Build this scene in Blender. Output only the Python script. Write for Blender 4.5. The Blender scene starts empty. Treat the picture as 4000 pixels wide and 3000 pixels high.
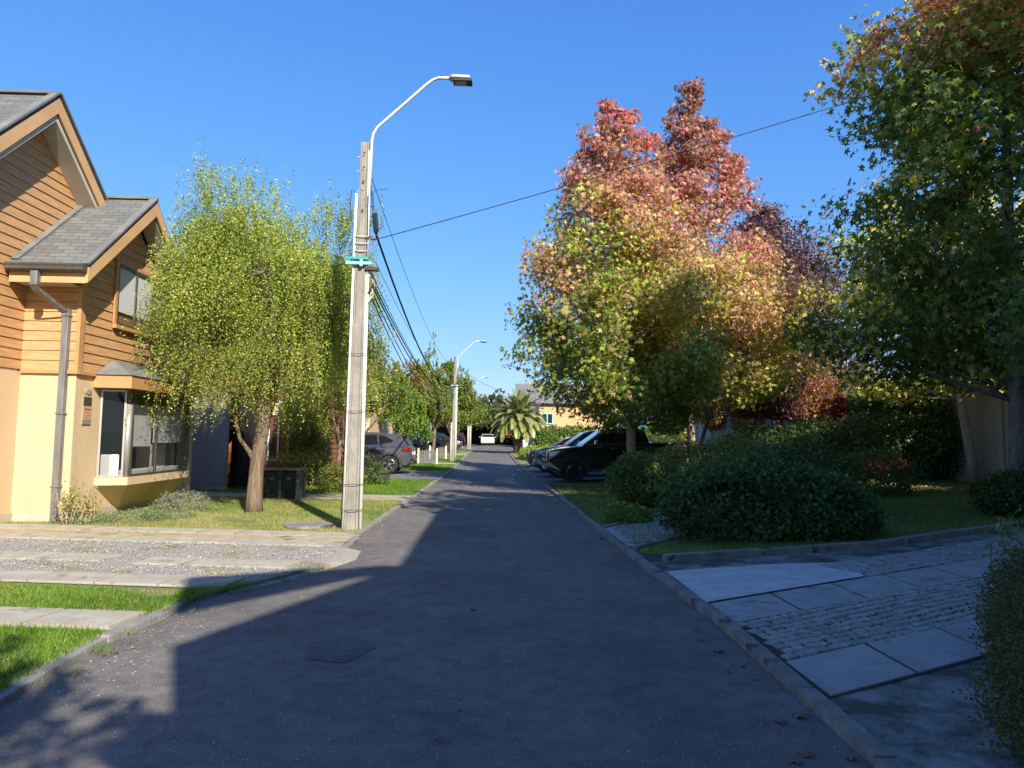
import bpy, math, random
import numpy as np
from mathutils import Vector, Matrix
R = math.radians
random.seed(7)
rng = np.random.default_rng(11)
sc = bpy.context.scene
col = sc.collection

# ------------------------------------------------------------------ camera
PITCH, YAW, ROLL = R(4.25), R(1.75), R(0.9)
f = Vector((math.sin(YAW)*math.cos(PITCH), math.cos(YAW)*math.cos(PITCH), math.sin(PITCH)))
r0 = Vector((math.cos(YAW), -math.sin(YAW), 0)); u0 = r0.cross(f)
rr = r0*math.cos(ROLL) + u0*math.sin(ROLL); uu = -r0*math.sin(ROLL) + u0*math.cos(ROLL)
cam = bpy.data.objects.new('camera', bpy.data.cameras.new('camera')); col.objects.link(cam)
M = Matrix((rr, uu, -f)).transposed().to_4x4(); M.translation = Vector((0, 0, 1.6))
cam.matrix_world = M
cam.data.sensor_width = 36; cam.data.lens = 710/1024*36
cam.data.clip_start = 0.05; cam.data.clip_end = 3000
sc.camera = cam

# ------------------------------------------------------------------ light
AZ, EL = R(25), R(34)          # the sun stands behind the camera, to the right
SUN = Vector((math.sin(AZ)*math.cos(EL), -math.cos(AZ)*math.cos(EL), math.sin(EL)))
w = bpy.data.worlds.new('World'); sc.world = w; w.use_nodes = True
nt = w.node_tree; bg = nt.nodes['Background']
sky = nt.nodes.new('ShaderNodeTexSky'); sky.sky_type = 'NISHITA'; sky.sun_disc = False
sky.sun_elevation = EL; sky.sun_rotation = math.atan2(SUN.x, SUN.y)
sky.altitude = 300; sky.air_density = 1.0; sky.dust_density = 0.35; sky.ozone_density = 2.2
hs = nt.nodes.new('ShaderNodeHueSaturation'); hs.inputs['Saturation'].default_value = 1.12
tint = nt.nodes.new('ShaderNodeMix'); tint.data_type = 'RGBA'; tint.blend_type = 'MULTIPLY'; tint.inputs[0].default_value = 1; tint.inputs[7].default_value = (0.45, 0.60, 0.83, 1)
nt.links.new(sky.outputs[0], hs.inputs['Color']); nt.links.new(hs.outputs[0], tint.inputs[6]); 
def vm(op, a, v):
    n = nt.nodes.new('ShaderNodeVectorMath'); n.operation = op; nt.links.new(a, n.inputs[0])
    if isinstance(v, tuple): n.inputs[1].default_value = v
    else: nt.links.new(v, n.inputs[1])
    return n.outputs[0]
tv = tint.outputs[2]; den = vm('ADD', vm('MULTIPLY', tv, (0.20, .31, .5)), (1, 1, 1)); nt.links.new(vm('MULTIPLY', vm('DIVIDE', tv, den), (.92, 1.27, 2.25)), bg.inputs[0]); bg.inputs[1].default_value = 0.15
sl = bpy.data.lights.new('sun', 'SUN'); sl.energy = 4.0; sl.angle = R(0.53); sl.color = (1, 0.93, 0.80)
so = bpy.data.objects.new('sun', sl); col.objects.link(so); so.rotation_euler = SUN.to_track_quat('Z', 'Y').to_euler()
sc.view_settings.view_transform = 'Standard'; sc.view_settings.look = 'None'
sc.view_settings.exposure = 1.18; sc.view_settings.gamma = 1
sc.render.engine = 'CYCLES'; sc.cycles.max_bounces = 6; sc.cycles.transparent_max_bounces = 6
sc.cycles.use_denoising = True

def gz(x, y):
    return 0.008*np.clip(np.asarray(y, float)-35, 0, 80) + np.minimum(0.6, 0.045*np.clip(np.asarray(x, float)-2.1, 0, None))
def gh(x, y): return float(gz(x, y))

# ------------------------------------------------------------------ materials
def newmat(name):
    m = bpy.data.materials.new(name); m.use_nodes = True
    return m, m.node_tree, m.node_tree.nodes['Principled BSDF']
def mat(name, c, rough=0.7, c2=None, scale=3.0, detail=6, bump=0.0, bscale=None, metal=0, spec=None, coat=0, spots=None, lo=0.35, hi=0.65, stretch=None):
    m, t, p = newmat(name)
    p.inputs['Roughness'].default_value = rough; p.inputs['Metallic'].default_value = metal
    if spec is not None: p.inputs['Specular IOR Level'].default_value = spec
    if coat: p.inputs['Coat Weight'].default_value = coat; p.inputs['Coat Roughness'].default_value = 0.04
    tc = t.nodes.new('ShaderNodeTexCoord'); src = tc.outputs['Object']
    if stretch:
        mp = t.nodes.new('ShaderNodeMapping'); mp.inputs['Scale'].default_value = stretch
        t.links.new(src, mp.inputs[0]); src = mp.outputs[0]
    out = None
    if c2 is not None:
        n = t.nodes.new('ShaderNodeTexNoise'); n.inputs['Scale'].default_value = scale; n.inputs['Detail'].default_value = detail
        n.inputs['Roughness'].default_value = 0.65
        t.links.new(src, n.inputs['Vector'])
        rp = t.nodes.new('ShaderNodeValToRGB'); rp.color_ramp.elements[0].position = lo; rp.color_ramp.elements[1].position = hi
        rp.color_ramp.elements[0].color = (*c, 1); rp.color_ramp.elements[1].color = (*c2, 1)
        t.links.new(n.outputs['Fac'], rp.inputs[0]); out = rp.outputs[0]
        if spots:   # (colour, scale, threshold)
            n2 = t.nodes.new('ShaderNodeTexNoise'); n2.inputs['Scale'].default_value = spots[1]; n2.inputs['Detail'].default_value = 4
            t.links.new(src, n2.inputs['Vector'])
            r2 = t.nodes.new('ShaderNodeValToRGB'); r2.color_ramp.elements[0].position = spots[2]; r2.color_ramp.elements[1].position = spots[2]+0.06
            t.links.new(n2.outputs['Fac'], r2.inputs[0])
            mx = t.nodes.new('ShaderNodeMix'); mx.data_type = 'RGBA'
            t.links.new(r2.outputs[0], mx.inputs[0]); t.links.new(out, mx.inputs[6]); mx.inputs[7].default_value = (*spots[0], 1); out = mx.outputs[2]
        t.links.new(out, p.inputs['Base Color'])
    else:
        p.inputs['Base Color'].default_value = (*c, 1)
    if bump:
        nb = t.nodes.new('ShaderNodeTexNoise'); nb.inputs['Scale'].default_value = bscale or scale*4; nb.inputs['Detail'].default_value = 5
        t.links.new(src, nb.inputs['Vector'])
        b = t.nodes.new('ShaderNodeBump'); b.inputs['Strength'].default_value = bump; b.inputs['Distance'].default_value = 0.02
        t.links.new(nb.outputs['Fac'], b.inputs['Height']); t.links.new(b.outputs[0], p.inputs['Normal'])
    return m
def leafmat(name, rough=0.42, trans=0.42, tint=(1.25, 1.15, 0.55)):
    m, t, p = newmat(name)
    a = t.nodes.new('ShaderNodeAttribute'); a.attribute_name = 'col'
    p.inputs['Roughness'].default_value = rough; p.inputs['Specular IOR Level'].default_value = 0.35
    t.links.new(a.outputs['Color'], p.inputs['Base Color'])
    tr = t.nodes.new('ShaderNodeBsdfTranslucent')
    mu = t.nodes.new('ShaderNodeMix'); mu.data_type = 'RGBA'; mu.blend_type = 'MULTIPLY'; mu.inputs[0].default_value = 1
    t.links.new(a.outputs['Color'], mu.inputs[6]); mu.inputs[7].default_value = (*tint, 1)
    t.links.new(mu.outputs[2], tr.inputs[0])
    ms = t.nodes.new('ShaderNodeMixShader'); ms.inputs[0].default_value = trans
    t.links.new(p.outputs[0], ms.inputs[1]); t.links.new(tr.outputs[0], ms.inputs[2])
    t.links.new(ms.outputs[0], t.nodes['Material Output'].inputs[0])
    return m
def glassmat(name, c=(0.02, 0.03, 0.035), alpha=0.55, rough=0.02):
    m, t, p = newmat(name)
    p.inputs['Base Color'].default_value = (*c, 1); p.inputs['Roughness'].default_value = rough
    p.inputs['Specular IOR Level'].default_value = 0.8
    tr = t.nodes.new('ShaderNodeBsdfTransparent'); ms = t.nodes.new('ShaderNodeMixShader'); ms.inputs[0].default_value = 1-alpha
    t.links.new(p.outputs[0], ms.inputs[1]); t.links.new(tr.outputs[0], ms.inputs[2])
    t.links.new(ms.outputs[0], t.nodes['Material Output'].inputs[0])
    return m
def brickmat(name, c1, c2, mortar, scale, w_, h_, msize=0.02, bump=0.4, rough=0.85):
    m, t, p = newmat(name)
    tc = t.nodes.new('ShaderNodeTexCoord'); b = t.nodes.new('ShaderNodeTexBrick')
    t.links.new(tc.outputs['Object'], b.inputs['Vector'])
    b.inputs['Color1'].default_value = (*c1, 1); b.inputs['Color2'].default_value = (*c2, 1); b.inputs['Mortar'].default_value = (*mortar, 1)
    b.inputs['Scale'].default_value = scale; b.inputs['Brick Width'].default_value = w_; b.inputs['Row Height'].default_value = h_
    b.inputs['Mortar Size'].default_value = msize; b.inputs['Bias'].default_value = 0.1
    n = t.nodes.new('ShaderNodeTexNoise'); n.inputs['Scale'].default_value = 60; t.links.new(tc.outputs['Object'], n.inputs['Vector'])
    mx = t.nodes.new('ShaderNodeMix'); mx.data_type = 'RGBA'; mx.blend_type = 'OVERLAY'; mx.inputs[0].default_value = 0.5
    t.links.new(b.outputs['Color'], mx.inputs[6]); t.links.new(n.outputs['Color'], mx.inputs[7])
    t.links.new(b.outputs['Color'], p.inputs['Base Color']); p.inputs['Roughness'].default_value = rough
    bp = t.nodes.new('ShaderNodeBump'); bp.inputs['Strength'].default_value = bump; bp.inputs['Distance'].default_value = 0.01
    bp.invert = True
    t.links.new(b.outputs['Fac'], bp.inputs['Height']); t.links.new(bp.outputs[0], p.inputs['Normal'])
    return m
def asphaltmat(name, a=(0.098, 0.088, 0.078), b=(0.17, 0.153, 0.137)):
    m, t, p = newmat(name); tc = t.nodes.new('ShaderNodeTexCoord')
    def noise(s, d=6, rgh=0.6):
        n = t.nodes.new('ShaderNodeTexNoise'); n.inputs['Scale'].default_value = s; n.inputs['Detail'].default_value = d; n.inputs['Roughness'].default_value = rgh
        t.links.new(tc.outputs['Object'], n.inputs['Vector']); return n.outputs['Fac']
    def ramp(x, c0, c1, lo, hi):
        r_ = t.nodes.new('ShaderNodeValToRGB'); e = r_.color_ramp.elements; e[0].position = lo; e[1].position = hi
        e[0].color = (*c0, 1); e[1].color = (*c1, 1); t.links.new(x, r_.inputs[0]); return r_.outputs[0]
    base = ramp(noise(0.7, 8, 0.75), a, b, 0.36, 0.64)
    mid = ramp(noise(6, 6, 0.7), (0.8, 0.8, 0.82), (1.15, 1.14, 1.12), 0.38, 0.62)
    mq = t.nodes.new('ShaderNodeMix'); mq.data_type = 'RGBA'; mq.blend_type = 'MULTIPLY'; mq.inputs[0].default_value = 1
    t.links.new(base, mq.inputs[6]); t.links.new(mid, mq.inputs[7]); base = mq.outputs[2]
    # fine cracks
    vc = t.nodes.new('ShaderNodeTexVoronoi'); vc.feature = 'DISTANCE_TO_EDGE'; vc.inputs['Scale'].default_value = 0.55
    wn = t.nodes.new('ShaderNodeTexNoise'); wn.inputs['Scale'].default_value = 2.5; wn.inputs['Detail'].default_value = 6; t.links.new(tc.outputs['Object'], wn.inputs['Vector'])
    wm = t.nodes.new('ShaderNodeMix'); wm.data_type = 'RGBA'; wm.blend_type = 'ADD'; wm.inputs[0].default_value = 0.55; t.links.new(tc.outputs['Object'], wm.inputs[6]); t.links.new(wn.outputs['Color'], wm.inputs[7]); t.links.new(wm.outputs[2], vc.inputs['Vector'])
    ck = ramp(vc.outputs['Distance'], (0.62, 0.62, 0.62), (1, 1, 1), 0.0, 0.006)
    mc_ = t.nodes.new('ShaderNodeMix'); mc_.data_type = 'RGBA'; mc_.blend_type = 'MULTIPLY'; t.links.new(ramp(noise(0.9, 2), (0, 0, 0), (1, 1, 1), 0.5, 0.6), mc_.inputs[0])
    t.links.new(base, mc_.inputs[6]); t.links.new(ck, mc_.inputs[7]); base = mc_.outputs[2]
    grit = ramp(noise(90, 3), (0.55, 0.55, 0.56), (1.45, 1.45, 1.45), 0.35, 0.65)
    mx = t.nodes.new('ShaderNodeMix'); mx.data_type = 'RGBA'; mx.blend_type = 'MULTIPLY'; mx.inputs[0].default_value = 0.8
    t.links.new(base, mx.inputs[6]); t.links.new(grit, mx.inputs[7])
    # pale stones showing in the surface
    v = t.nodes.new('ShaderNodeTexVoronoi'); v.inputs['Scale'].default_value = 32; t.links.new(tc.outputs['Object'], v.inputs['Vector'])
    sp = ramp(v.outputs['Distance'], (1, 1, 1), (0, 0, 0), 0.10, 0.2)
    pick = ramp(noise(21, 1), (0, 0, 0), (1, 1, 1), 0.52, 0.56)
    mm = t.nodes.new('ShaderNodeMath'); mm.operation = 'MULTIPLY'; t.links.new(sp, mm.inputs[0]); t.links.new(pick, mm.inputs[1])
    m2 = t.nodes.new('ShaderNodeMix'); m2.data_type = 'RGBA'
    t.links.new(mm.outputs[0], m2.inputs[0]); t.links.new(mx.outputs[2], m2.inputs[6]); m2.inputs[7].default_value = (0.38, 0.37, 0.35, 1)
    t.links.new(m2.outputs[2], p.inputs['Base Color']); p.inputs['Roughness'].default_value = 0.85
    bp = t.nodes.new('ShaderNodeBump'); bp.inputs['Strength'].default_value = 0.55; bp.inputs['Distance'].default_value = 0.012
    t.links.new(noise(110, 4), bp.inputs['Height']); t.links.new(bp.outputs[0], p.inputs['Normal'])
    return m

A = {}
A['asphalt'] = asphaltmat('asphalt')
A['asphalt2'] = asphaltmat('asphalt_light', (0.13, 0.125, 0.12), (0.18, 0.175, 0.17))
A['oil'] = asphaltmat('asphalt_stain', (0.07, 0.067, 0.064), (0.11, 0.105, 0.10))
A['slat'] = mat('grey_slats', (0.11, 0.11, 0.11), 0.8, (0.17, 0.17, 0.165), 5)
A['grass'] = mat('lawn', (0.10, 0.16, 0.025), 0.95, (0.22, 0.22, 0.07), 1.3, 8, 0.8, 60, spots=((0.25, 0.19, 0.10), 0.9, 0.60))
A['grass_green'] = mat('lawn_green', (0.07, 0.15, 0.018), 0.95, (0.14, 0.22, 0.035), 2.0, 8, 0.8, 60)
A['earth'] = mat('earth', (0.05, 0.045, 0.03), 0.95, (0.09, 0.08, 0.05), 2.0, 8, 0.7, 30)
A['gravel'] = mat('gravel', (0.20, 0.18, 0.15), 0.9, (0.46, 0.42, 0.36), 45, 4, 1.0, 60, spots=((0.26, 0.21, 0.11), 1.3, 0.58))
A['sand'] = mat('sand', (0.33, 0.24, 0.13), 0.95, (0.42, 0.33, 0.2), 6, 6, 0.5, 40, spots=((0.12, 0.15, 0.03), 2.5, 0.62))
A['slab'] = mat('concrete_slab', (0.30, 0.265, 0.21), 0.9, (0.40, 0.36, 0.29), 4, 10, 0.35, 60, spots=((0.22, 0.20, 0.16), 5, 0.62))
A['slab_dark'] = mat('concrete_slab_dark', (0.28, 0.275, 0.25), 0.9, (0.38, 0.37, 0.345), 5, 10, 0.6, 50, spots=((0.20, 0.20, 0.175), 3, 0.6))
A['apron'] = mat('apron_concrete', (0.42, 0.41, 0.39), 0.9, (0.58, 0.57, 0.55), 5, 10, 0.6, 70)
A['rough'] = mat('mossy_concrete', (0.07, 0.075, 0.05), 0.95, (0.25, 0.245, 0.23), 2.2, 10, 0.8, 40, lo=0.42, hi=0.58)
A['joint'] = mat('joint_dirt', (0.02, 0.024, 0.014), 0.95, (0.045, 0.045, 0.03), 8, 6, 0.5)
A['cobble'] = mat('cobble_stone', (0.21, 0.205, 0.19), 0.8, (0.38, 0.37, 0.34), 6, 6, 0.5, 60)
A['kerb'] = mat('kerb_concrete', (0.17, 0.16, 0.14), 0.9, (0.27, 0.25, 0.22), 5, 10, 0.6, 40, spots=((0.09, 0.09, 0.06), 4, 0.6))
A['kerb_dark'] = mat('kerb_weathered', (0.15, 0.14, 0.12), 0.9, (0.26, 0.245, 0.215), 5, 10, 0.6, 40, spots=((0.06, 0.06, 0.04), 4, 0.6))
A['stucco'] = mat('stucco_cream', (0.56, 0.405, 0.24), 0.9, (0.62, 0.455, 0.275), 1.2, 8, 0.35, 90, spots=((0.50, 0.37, 0.23), 1.1, 0.6), stretch=(1, 1, .5))
A['stucco2'] = mat('stucco_pale', (0.60, 0.50, 0.36), 0.9, (0.66, 0.56, 0.42), 2.0, 8, 0.25, 60)
A['soffit'] = mat('soffit_stucco', (0.42, 0.37, 0.29), 0.9, (0.5, 0.44, 0.36), 2.0, 8, 0.2, 60)
A['plinth'] = mat('plinth', (0.42, 0.36, 0.26), 0.9, (0.5, 0.43, 0.33), 3, 8, 0.4, 40)
A['siding'] = mat('cedar_siding', (0.41, 0.215, 0.09), 0.7, (0.57, 0.325, 0.15), 2.5, 10, 0.15, 30, stretch=(1, 1, 14))
A['siding_dark'] = mat('brown_siding', (0.22, 0.085, 0.035), 0.7, (0.30, 0.12, 0.05), 2.5, 10, 0.15, 30, stretch=(1, 1, 14))
A['fascia'] = mat('fascia_wood', (0.50, 0.29, 0.13), 0.65, (0.60, 0.36, 0.17), 1.5, 8, 0.1, 30)
A['trim'] = mat('corner_trim', (0.44, 0.22, 0.085), 0.6, (0.50, 0.26, 0.105), 1.5, 8)
A['shingle'] = brickmat('roof_shingle', (0.105, 0.105, 0.10), (0.155, 0.155, 0.145), (0.055, 0.055, 0.055), 1.0, 0.33, 0.14, 0.008, 0.5)
A['shingle_plain'] = mat('roof_flash', (0.12, 0.12, 0.115), 0.85, (0.19, 0.185, 0.18), 3, 8, 0.4, 40)
A['darkmetal'] = mat('gutter_metal', (0.075, 0.068, 0.06), 0.45, (0.11, 0.10, 0.09), 3, 8, metal=0.3, stretch=(6, 6, 0.5))
A['pipe'] = mat('downpipe_metal', (0.15, 0.145, 0.14), 0.5, (0.24, 0.235, 0.23), 4, 8, metal=0.35, stretch=(4, 4, 0.6))
A['black'] = mat('black', (0.012, 0.012, 0.013), 0.6)
A['interior'] = mat('interior_plaster', (0.30, 0.23, 0.14), 0.9)
A['frame'] = mat('bronze_frame', (0.10, 0.085, 0.06), 0.45, metal=0.4)
A['alu'] = mat('aluminium', (0.42, 0.40, 0.36), 0.4, metal=0.5)
A['blind'] = mat('white_blind', (0.78, 0.79, 0.80), 0.8)
A['white'] = mat('white_paint', (0.72, 0.71, 0.68), 0.6, (0.78, 0.77, 0.74), 3)
A['glass'] = glassmat('window_glass', alpha=0.22)
A['glass_dark'] = glassmat('dark_glass', alpha=0.9)
A['pole'] = mat('pole_concrete', (0.20, 0.18, 0.15), 0.9, (0.33, 0.30, 0.25), 6, 10, 0.6, 40, spots=((0.42, 0.24, 0.09), 3.5, 0.66), stretch=(1, 1, 0.4))
A['galv'] = mat('galvanised', (0.62, 0.62, 0.60), 0.45, (0.70, 0.70, 0.68), 6, metal=0.3)
A['pvc'] = mat('pvc_white', (0.70, 0.68, 0.60), 0.6, (0.78, 0.76, 0.68), 6)
A['lampgrey'] = mat('lamp_grey', (0.42, 0.42, 0.40), 0.5)
A['lens'] = mat('lamp_lens', (0.35, 0.33, 0.27), 0.2)
A['teal'] = mat('teal_bracket', (0.04, 0.30, 0.30), 0.5)
A['ltteal'] = mat('pale_teal_bracket', (0.25, 0.50, 0.50), 0.5)
A['cable'] = mat('cable_black', (0.02, 0.022, 0.028), 0.55)
A['cable_w'] = mat('cable_white', (0.55, 0.55, 0.52), 0.6)
A['bark'] = mat('bark_brown', (0.09, 0.06, 0.038), 0.95, (0.24, 0.17, 0.115), 7, 10, 1.0, 22, stretch=(2.2, 2.2, 0.35))
A['bark_pale'] = mat('bark_pale', (0.28, 0.21, 0.15), 0.95, (0.42, 0.34, 0.26), 9, 10, 0.8, 30)
A['bark_grey'] = mat('bark_grey', (0.12, 0.10, 0.085), 0.95, (0.24, 0.21, 0.18), 9, 10, 0.9, 30, stretch=(2, 2, 0.5))
A['wall_panel'] = mat('concrete_wall_panel', (0.29, 0.265, 0.235), 0.92, (0.40, 0.37, 0.33), 1.2, 10, 0.4, 30)
A['rust'] = mat('rusty_lid', (0.16, 0.09, 0.05), 0.8, (0.30, 0.24, 0.17), 6, 8)
A['leaf'] = leafmat('leaves'); A['leaf_gloss'] = leafmat('leaves_glossy', 0.35, 0.25)
A['blade'] = leafmat('grass_blades', 0.6, 0.4, (1.2, 1.2, 0.5))
A['dryleaf'] = leafmat('dry_leaves', 0.7, 0.15, (1, 0.8, 0.6))

# ------------------------------------------------------------------ object helpers
def tag(o, label=None, cat=None, group=None, kind=None):
    if label: o['label'] = label
    if cat: o['category'] = cat
    if group: o['group'] = group
    if kind: o['kind'] = kind
    return o
def empty(name, loc, label, cat, group=None, rz=0):
    o = bpy.data.objects.new(name, None); col.objects.link(o); o.location = loc; o.rotation_euler = (0, 0, rz)
    return tag(o, label, cat, group)
def copy_tree(o, parent=None):
    kids = list(o.children); c = o.copy(); col.objects.link(c)
    if parent: c.parent = parent
    for ch in kids: copy_tree(ch, c)
    return c
def link(name, me, m, parent=None):
    o = bpy.data.objects.new(name, me); col.objects.link(o)
    if m: me.materials.append(m)
    if parent: o.parent = parent
    return o
class MB:
    def __init__(s): s.v = []; s.f = []
    def add(s, vs, fs):
        b = len(s.v); s.v += [tuple(map(float, v)) for v in vs]; s.f += [tuple(b+i for i in q) for q in fs]; return s
    def box(s, a, b):
        (x0, y0, z0), (x1, y1, z1) = a, b
        return s.add([(x0,y0,z0),(x1,y0,z0),(x1,y1,z0),(x0,y1,z0),(x0,y0,z1),(x1,y0,z1),(x1,y1,z1),(x0,y1,z1)],
                     [(0,3,2,1),(4,5,6,7),(0,1,5,4),(1,2,6,5),(2,3,7,6),(3,0,4,7)])
    def prism(s, poly, vec):       # poly: list of 3D points (planar), extruded by vec
        n = len(poly); vec = Vector(vec); p = [Vector(q) for q in poly]
        return s.add([tuple(q) for q in p]+[tuple(q+vec) for q in p],
                     [tuple(range(n))[::-1], tuple(range(n, 2*n))]+[(i, (i+1) % n, n+(i+1) % n, n+i) for i in range(n)])
    def tube(s, pts, rad, n=8, cap=True):
        pts = [Vector(p) for p in pts]
        if not hasattr(rad, '__len__'): rad = [rad]*len(pts)
        b = len(s.v); prev = None
        for i, p in enumerate(pts):
            d = (pts[min(i+1, len(pts)-1)]-pts[max(i-1, 0)])
            d = d.normalized() if d.length > 1e-9 else Vector((0, 0, 1))
            if prev is None:
                a = d.cross(Vector((0, 0, 1)) if abs(d.z) < 0.9 else Vector((1, 0, 0))).normalized()
            else:
                a = (prev-d*prev.dot(d)).normalized()
            prev = a; c = d.cross(a)
            for k in range(n):
                t = 2*math.pi*k/n
                s.v.append(tuple(p+(a*math.cos(t)+c*math.sin(t))*rad[i]))
        for i in range(len(pts)-1):
            for k in range(n):
                s.f.append((b+i*n+k, b+i*n+(k+1) % n, b+(i+1)*n+(k+1) % n, b+(i+1)*n+k))
        if cap:
            s.f.append(tuple(b+k for k in range(n))[::-1]); s.f.append(tuple(b+(len(pts)-1)*n+k for k in range(n)))
        return s
    def lathe(s, prof, c=(0, 0, 0), axis='Z', n=24, cap=True):     # prof: (radius, height)
        b = len(s.v)
        for (r_, h_) in prof:
            for k in range(n):
                t = 2*math.pi*k/n; a, d = r_*math.cos(t), r_*math.sin(t)
                v = (a, d, h_) if axis == 'Z' else ((a, h_, d) if axis == 'Y' else (h_, a, d))
                s.v.append((v[0]+c[0], v[1]+c[1], v[2]+c[2]))
        for i in range(len(prof)-1):
            for k in range(n): s.f.append((b+i*n+k, b+i*n+(k+1) % n, b+(i+1)*n+(k+1) % n, b+(i+1)*n+k))
        if cap: s.f.append(tuple(b+k for k in range(n))); s.f.append(tuple(b+(len(prof)-1)*n+k for k in range(n)))
        return s
    def build(s, name, m, parent=None, smooth=False, bevel=0):
        me = bpy.data.meshes.new(name); me.from_pydata(s.v, [], s.f); me.update()
        import bmesh
        bm = bmesh.new(); bm.from_mesh(me); bmesh.ops.recalc_face_normals(bm, faces=bm.faces); bm.to_mesh(me); bm.free()
        if smooth:
            me.polygons.foreach_set('use_smooth', [True]*len(me.polygons))
        o = link(name, me, m, parent)
        if bevel:
            md = o.modifiers.new('bevel', 'BEVEL'); md.width = bevel; md.segments = 2; md.limit_method = 'ANGLE'; md.angle_limit = R(35)
        return o

TEMPL = {
 'oval': (np.array([(0,0,0),(0.5,0.27,0.06),(1,0,0),(0.5,-0.27,0.06)]), [(0,1,2,3)]),
 'round': (np.array([(0,0,0),(0.3,0.36,0.05),(0.8,0.3,0.04),(1,0,0),(0.8,-0.3,0.04),(0.3,-0.36,0.05)]), [(0,1,2,3),(0,3,4,5)]),
 'blade': (np.array([(0,0.5,0),(0,-0.5,0),(0.6,-0.3,0.5),(0.6,0.3,0.5),(1,0,2.0)]), [(0,1,2,3),(3,2,4)]),
 'lance': (np.array([(0,0,0),(0.35,0.13,0.03),(1,0,-0.05),(0.35,-0.13,0.03)]), [(0,1,2,3)]),
}
def star():
    tips = [(R(a), l) for a, l in ((-118, .62), (-58, .92), (0, 1.0), (58, .92), (118, .62))]
    v = [(0.0, 0.0, 0.03)]
    notch = [R(a) for a in (-150, -88, -30, 30, 88, 150)]
    for a in notch: v.append((0.30*math.cos(a), 0.30*math.sin(a), 0.02))
    for a, l in tips: v.append((l*0.72*math.cos(a), l*0.72*math.sin(a), -0.10))
    return np.array(v), [(0, 1+i, 7+i, 2+i) for i in range(5)]
TEMPL['star'] = star()
def unit(a): return a/np.maximum(np.linalg.norm(a, axis=1, keepdims=True), 1e-9)
def leaves(name, C, D, N, size, shape, colr, m, parent=None, width=None):
    T, F = TEMPL[shape]; n = len(C); k = len(T)
    D = unit(D); S = unit(np.cross(N, D)); Nn = np.cross(D, S)
    size = np.broadcast_to(size, (n,))[:, None, None]
    wd = size if width is None else np.broadcast_to(width, (n,))[:, None, None]
    V = C[:, None, :] + size*T[None, :, 0:1]*D[:, None, :] + wd*T[None, :, 1:2]*S[:, None, :] + wd*T[None, :, 2:3]*Nn[:, None, :]
    V = V.reshape(-1, 3)
    me = bpy.data.meshes.new(name)
    fl = np.array([len(q) for q in F]); idx = np.concatenate([np.array(q) for q in F])
    loops = (idx[None, :] + (np.arange(n)*k)[:, None]).reshape(-1)
    tot = np.tile(fl, n); start = np.concatenate([[0], np.cumsum(tot)[:-1]])
    me.vertices.add(len(V)); me.vertices.foreach_set('co', V.astype(np.float32).ravel())
    me.loops.add(len(loops)); me.loops.foreach_set('vertex_index', loops.astype(np.int32))
    me.polygons.add(len(tot)); me.polygons.foreach_set('loop_start', start.astype(np.int32)); me.polygons.foreach_set('loop_total', tot.astype(np.int32))
    at = me.attributes.new('col', 'FLOAT_COLOR', 'POINT')
    cc = np.ones((n, 4), np.float32); cc[:, :3] = np.clip(colr, 0, 1)
    at.data.foreach_set('color', np.repeat(cc, k, axis=0).ravel())
    me.update(calc_edges=True)
    return link(name, me, m, parent)
def rnd(n): return unit(rng.normal(size=(n, 3)))
def vn(P, s, seed=0):           # cheap smooth pseudo-noise in about -1..1
    P = np.asarray(P)/s; a = seed*1.7
    return (np.sin(P[:, 0]*1.3+P[:, 1]*0.7+a)+np.sin(P[:, 1]*1.9-P[:, 2]*1.1+a*2.1)+np.sin(P[:, 2]*1.6+P[:, 0]*1.1+a*0.6)+np.sin((P[:, 0]+P[:, 1]+P[:, 2])*2.3+a*3))/3.2
def pal(t, cols):               # piecewise-linear palette lookup
    cols = np.array(cols, float); x = np.clip(t, 0, 0.9999)*(len(cols)-1); i = x.astype(int); fr = (x-i)[:, None]
    return cols[i]*(1-fr)+cols[i+1]*fr

# ------------------------------------------------------------------ the ground
def lerp(poly, y):
    ys = [p[1] for p in poly]; xs = [p[0] for p in poly]; return np.interp(y, ys, xs)
LK = [(-2.8,-12),(-2.78,4.29),(-2.84,5.57),(-2.74,6.4),(-2.79,7.1),(-2.41,7.74),(-1.95,8.7),(-1.9,10.1),(-1.97,11.07),(-1.95,14.2),(-1.84,18.5),(-1.78,23.9),(-1.66,31.6),(-1.6,60),(-1.6,70),(-7.5,76),(-7.5,96)]
RK = [(1.48,-12),(1.92,3.57),(2.0,6.4),(1.88,11.3),(1.86,15.5),(1.82,23.5),(1.6,40),(1.6,58),(1.7,66),(3.6,76),(3.6,96)]
def strip(name, left, right, ys, dz, m, kind='structure', nx=2):
    v, fc = [], []
    for y in ys:
        a, b = left(y), right(y)
        for i in range(nx):
            x = a+(b-a)*i/(nx-1); v.append((x, y, gh(x, y)+dz))
    for j in range(len(ys)-1):
        for i in range(nx-1):
            q = j*nx+i; fc.append((q, q+1, q+nx+1, q+nx))
    o = MB().add(v, fc).build(name, m); tag(o, kind=kind); return o
ysr = sorted(set([p[1] for p in LK]+[p[1] for p in RK]+[float(y) for y in range(-12, 97, 3)]))
ys_l = [y for y in ysr if y <= 96]
strip('road', lambda y: lerp(LK, y), lambda y: lerp(RK, y), ys_l, 0.0, A['asphalt'])
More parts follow.
